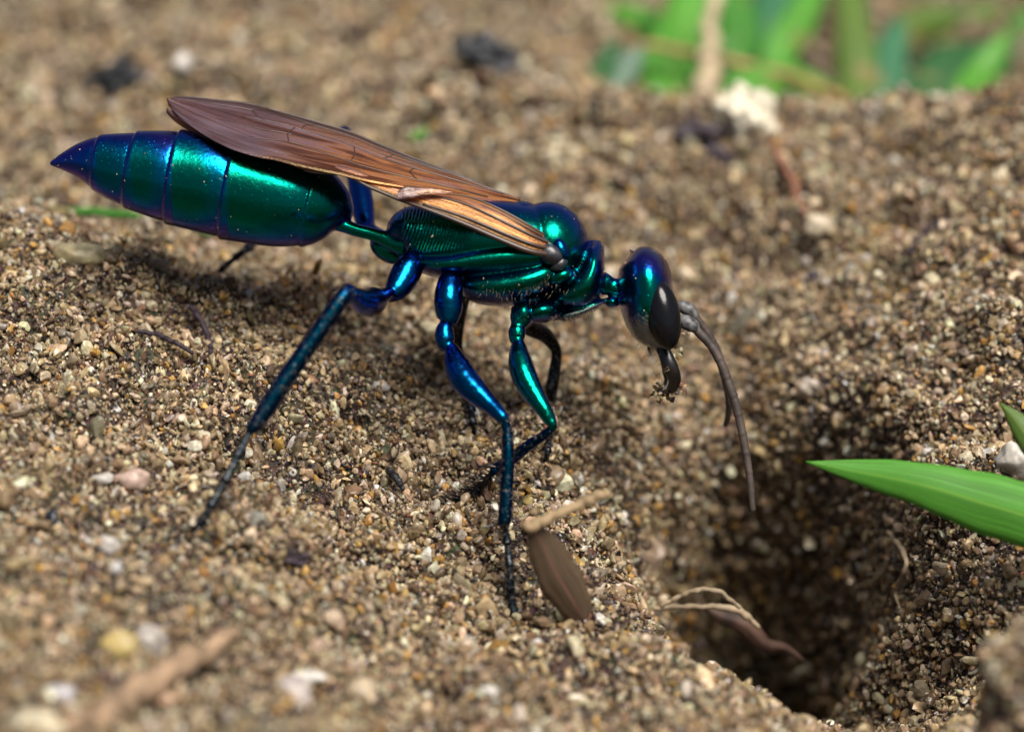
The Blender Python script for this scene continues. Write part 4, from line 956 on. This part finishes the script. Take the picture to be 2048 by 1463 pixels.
pebble('pebble', 300, 1282, 70, 76, GREY, 'grey pebble touching the rounded yellow one', 'pebble', 11, .1)
pebble('pebble', 585, 1402, 80, 84, (.44, .38, .35), 'largest blunt grey-pink pebble of the foreground', 'pebble', 12, .08)
pebble('pebble', 604, 1354, 100, 28, WHITE, 'long white chip resting above the grey-pink pebble', 'pebble', 13, .08, .2, 4)
pebble('pebble', 120, 1388, 58, 46, (.56, .54, .56), 'bluish white pebble beside the weathered straw', 'pebble', 14, .08, .2)
pebble('pebble', 78, 1448, 110, 50, CREAM, 'wide cream pebble at the buried end of the straw', 'pebble', 15, .08, .2, -8)
pebble('pebble', 219, 1088, 40, 34, WHITE, 'white grain below the two black seeds', 'pebble', 16, .08, .3)
pebble('pebble', 265, 962, 62, 46, PINK, 'pinkish flat pebble on the slope left of the hind foot', 'pebble', 17, .1)
pebble('pebble', 205, 958, 40, 22, WHITE, 'small white chip beside the pinkish flat pebble', 'pebble', 18, .08, .3, 10)
pebble('pebble', 643, 1304, 30, 28, WHITE, 'round white grain above the long white chip', 'pebble', 19, .06, .3)
pebble('pebble', 720, 1390, 70, 60, (.40, .31, .20), 'tan pebble beside the largest grey-pink one', 'pebble', 20, .1)
pebble('pebble', 985, 1304, 44, 36, CREAM, 'cream pebble below the middle foot', 'pebble', 21, .09, .25)
pebble('pebble', 985, 1385, 46, 22, WHITE, 'small white sliver on the near lip of the burrow', 'pebble', 22, .07, .3, -20)
pebble('seed', 108, 1042, 26, 48, (.02, .024, .035), 'larger blue-black seed on the left slope', 'seed', 23, .05, 0, 15, .25)
pebble('seed', 66, 1035, 18, 42, (.02, .024, .035), 'slimmer black seed beside the larger blue-black one', 'seed', 24, .05, 0, 15, .3)
pebble('soil_crumb', 590, 1116, 60, 26, PUR, 'dark crumbly lump of soil between hind and middle feet', 'soil crumb', 25, .4, 0, 0, .9, 4)
pebble('flake', 1056, 1052, 20, 20, WHITE, 'bright round white grain at the husk\'s tip', 'flake', 26, .05, .3)
pebble('flake', 1115, 1017, 60, 24, (.60, .52, .46), 'pale flat flake behind the short dry stem', 'flake', 27, .08, .25, 15)
pebble('pebble', 1056, 1003, 28, 24, YEL, 'amber grain beside the middle shin', 'pebble', 28, .08, .35, 20, .2)
pebble('pebble', 880, 968, 22, 22, WHITE, 'clear white grain above the bristly front foot', 'pebble', 29, .07, .35, 0, .15)
pebble('pebble', 916, 1042, 22, 30, (.62, .54, .44), 'pale upright grain below the bristly front foot', 'pebble', 30, .08, .35, 10, .2)
pebble('stone', 2026, 925, 74, 64, (.50, .46, .40), 'pale speckled stone tucked above the long leaf', 'stone', 31, .12, .05)
pebble('pebble', 1934, 924, 34, 34, CREAM, 'cream grain perched above the long leaf', 'pebble', 32, .1, .2)
pebble('pebble', 1858, 905, 26, 18, WHITE, 'white chip on the bank above the long leaf', 'pebble', 33, .08, .3)
pebble('pebble', 1650, 710, 30, 26, (.44, .42, .45), 'lilac-grey grain on the bank beyond the antennae', 'pebble', 34, .08, .3)
pebble('pebble', 1622, 775, 44, 34, (.52, .44, .36), 'pale tan pebble on the bank beyond the antennae', 'pebble', 35, .1, .2)
pebble('pebble', 1655, 565, 22, 20, WHITE, 'single white grain on the middle of the bank', 'pebble', 36, .06, .3)
pebble('pebble', 1640, 455, 60, 42, (.50, .42, .30), 'light tan pebble on the bank below the rust twig', 'pebble', 37, .12, .1)
pebble('pebble', 368, 140, 40, 46, WHITE, 'white grain on the open sand beyond the wing tips', 'pebble', 38, .06, .2)
pebble('pebble', 270, 640, 18, 16, WHITE, 'sparkling white grain on the dark ridge fibre', 'pebble', 39, .06, .35, 0, .12)
pebble('pebble', 302, 612, 24, 20, CREAM, 'oval cream grain on top of the ridge', 'pebble', 40, .06, .35, 0, .2)
pebble('plant_scrap', 1640, 560, 60, 26, PUR, 'dark hollow scrap on the bank beside the single white grain', 'plant scrap', 41, .3, 0, -10, .8)
pebble('plant_scrap', 435, 955, 24, 44, BLK, 'small black chip beside the hind foot', 'plant scrap', 42, .2, .0, 25, .4)

# a clod in front of the burrow, built of grains
cl_c = P(2040, 1385, -1.9); V, F = rock_mesh(77, 4, .18, 5)
cl = np.array([.26, .26, .30])
clod = mesh_obj('sand_clod', V * cl * np.array([1, 1, 1.0]) + cl_c + np.array([.10, 0, -.02]), F, M_SAND, None)
tag(clod, 'crumbly grey clod of sand at the near edge of the burrow', 'sand clod')
gg = np.random.default_rng(9); tri = gg.integers(0, len(F), 5200); bc = gg.dirichlet((1, 1, 1), 5200); VW = V * cl + cl_c + np.array([.10, 0, -.02])
pts = sum(VW[[F[i][k] for i in tri]] * bc[:, k:k + 1] for k in range(3)) + gg.normal(size=(5200, 3)) * .006
cc, al = palette(5200, gg)
g = gg; grain_object('grain_crust', pts, np.exp(gg.normal(math.log(.0135), .35, 5200)), cc, al, clod)
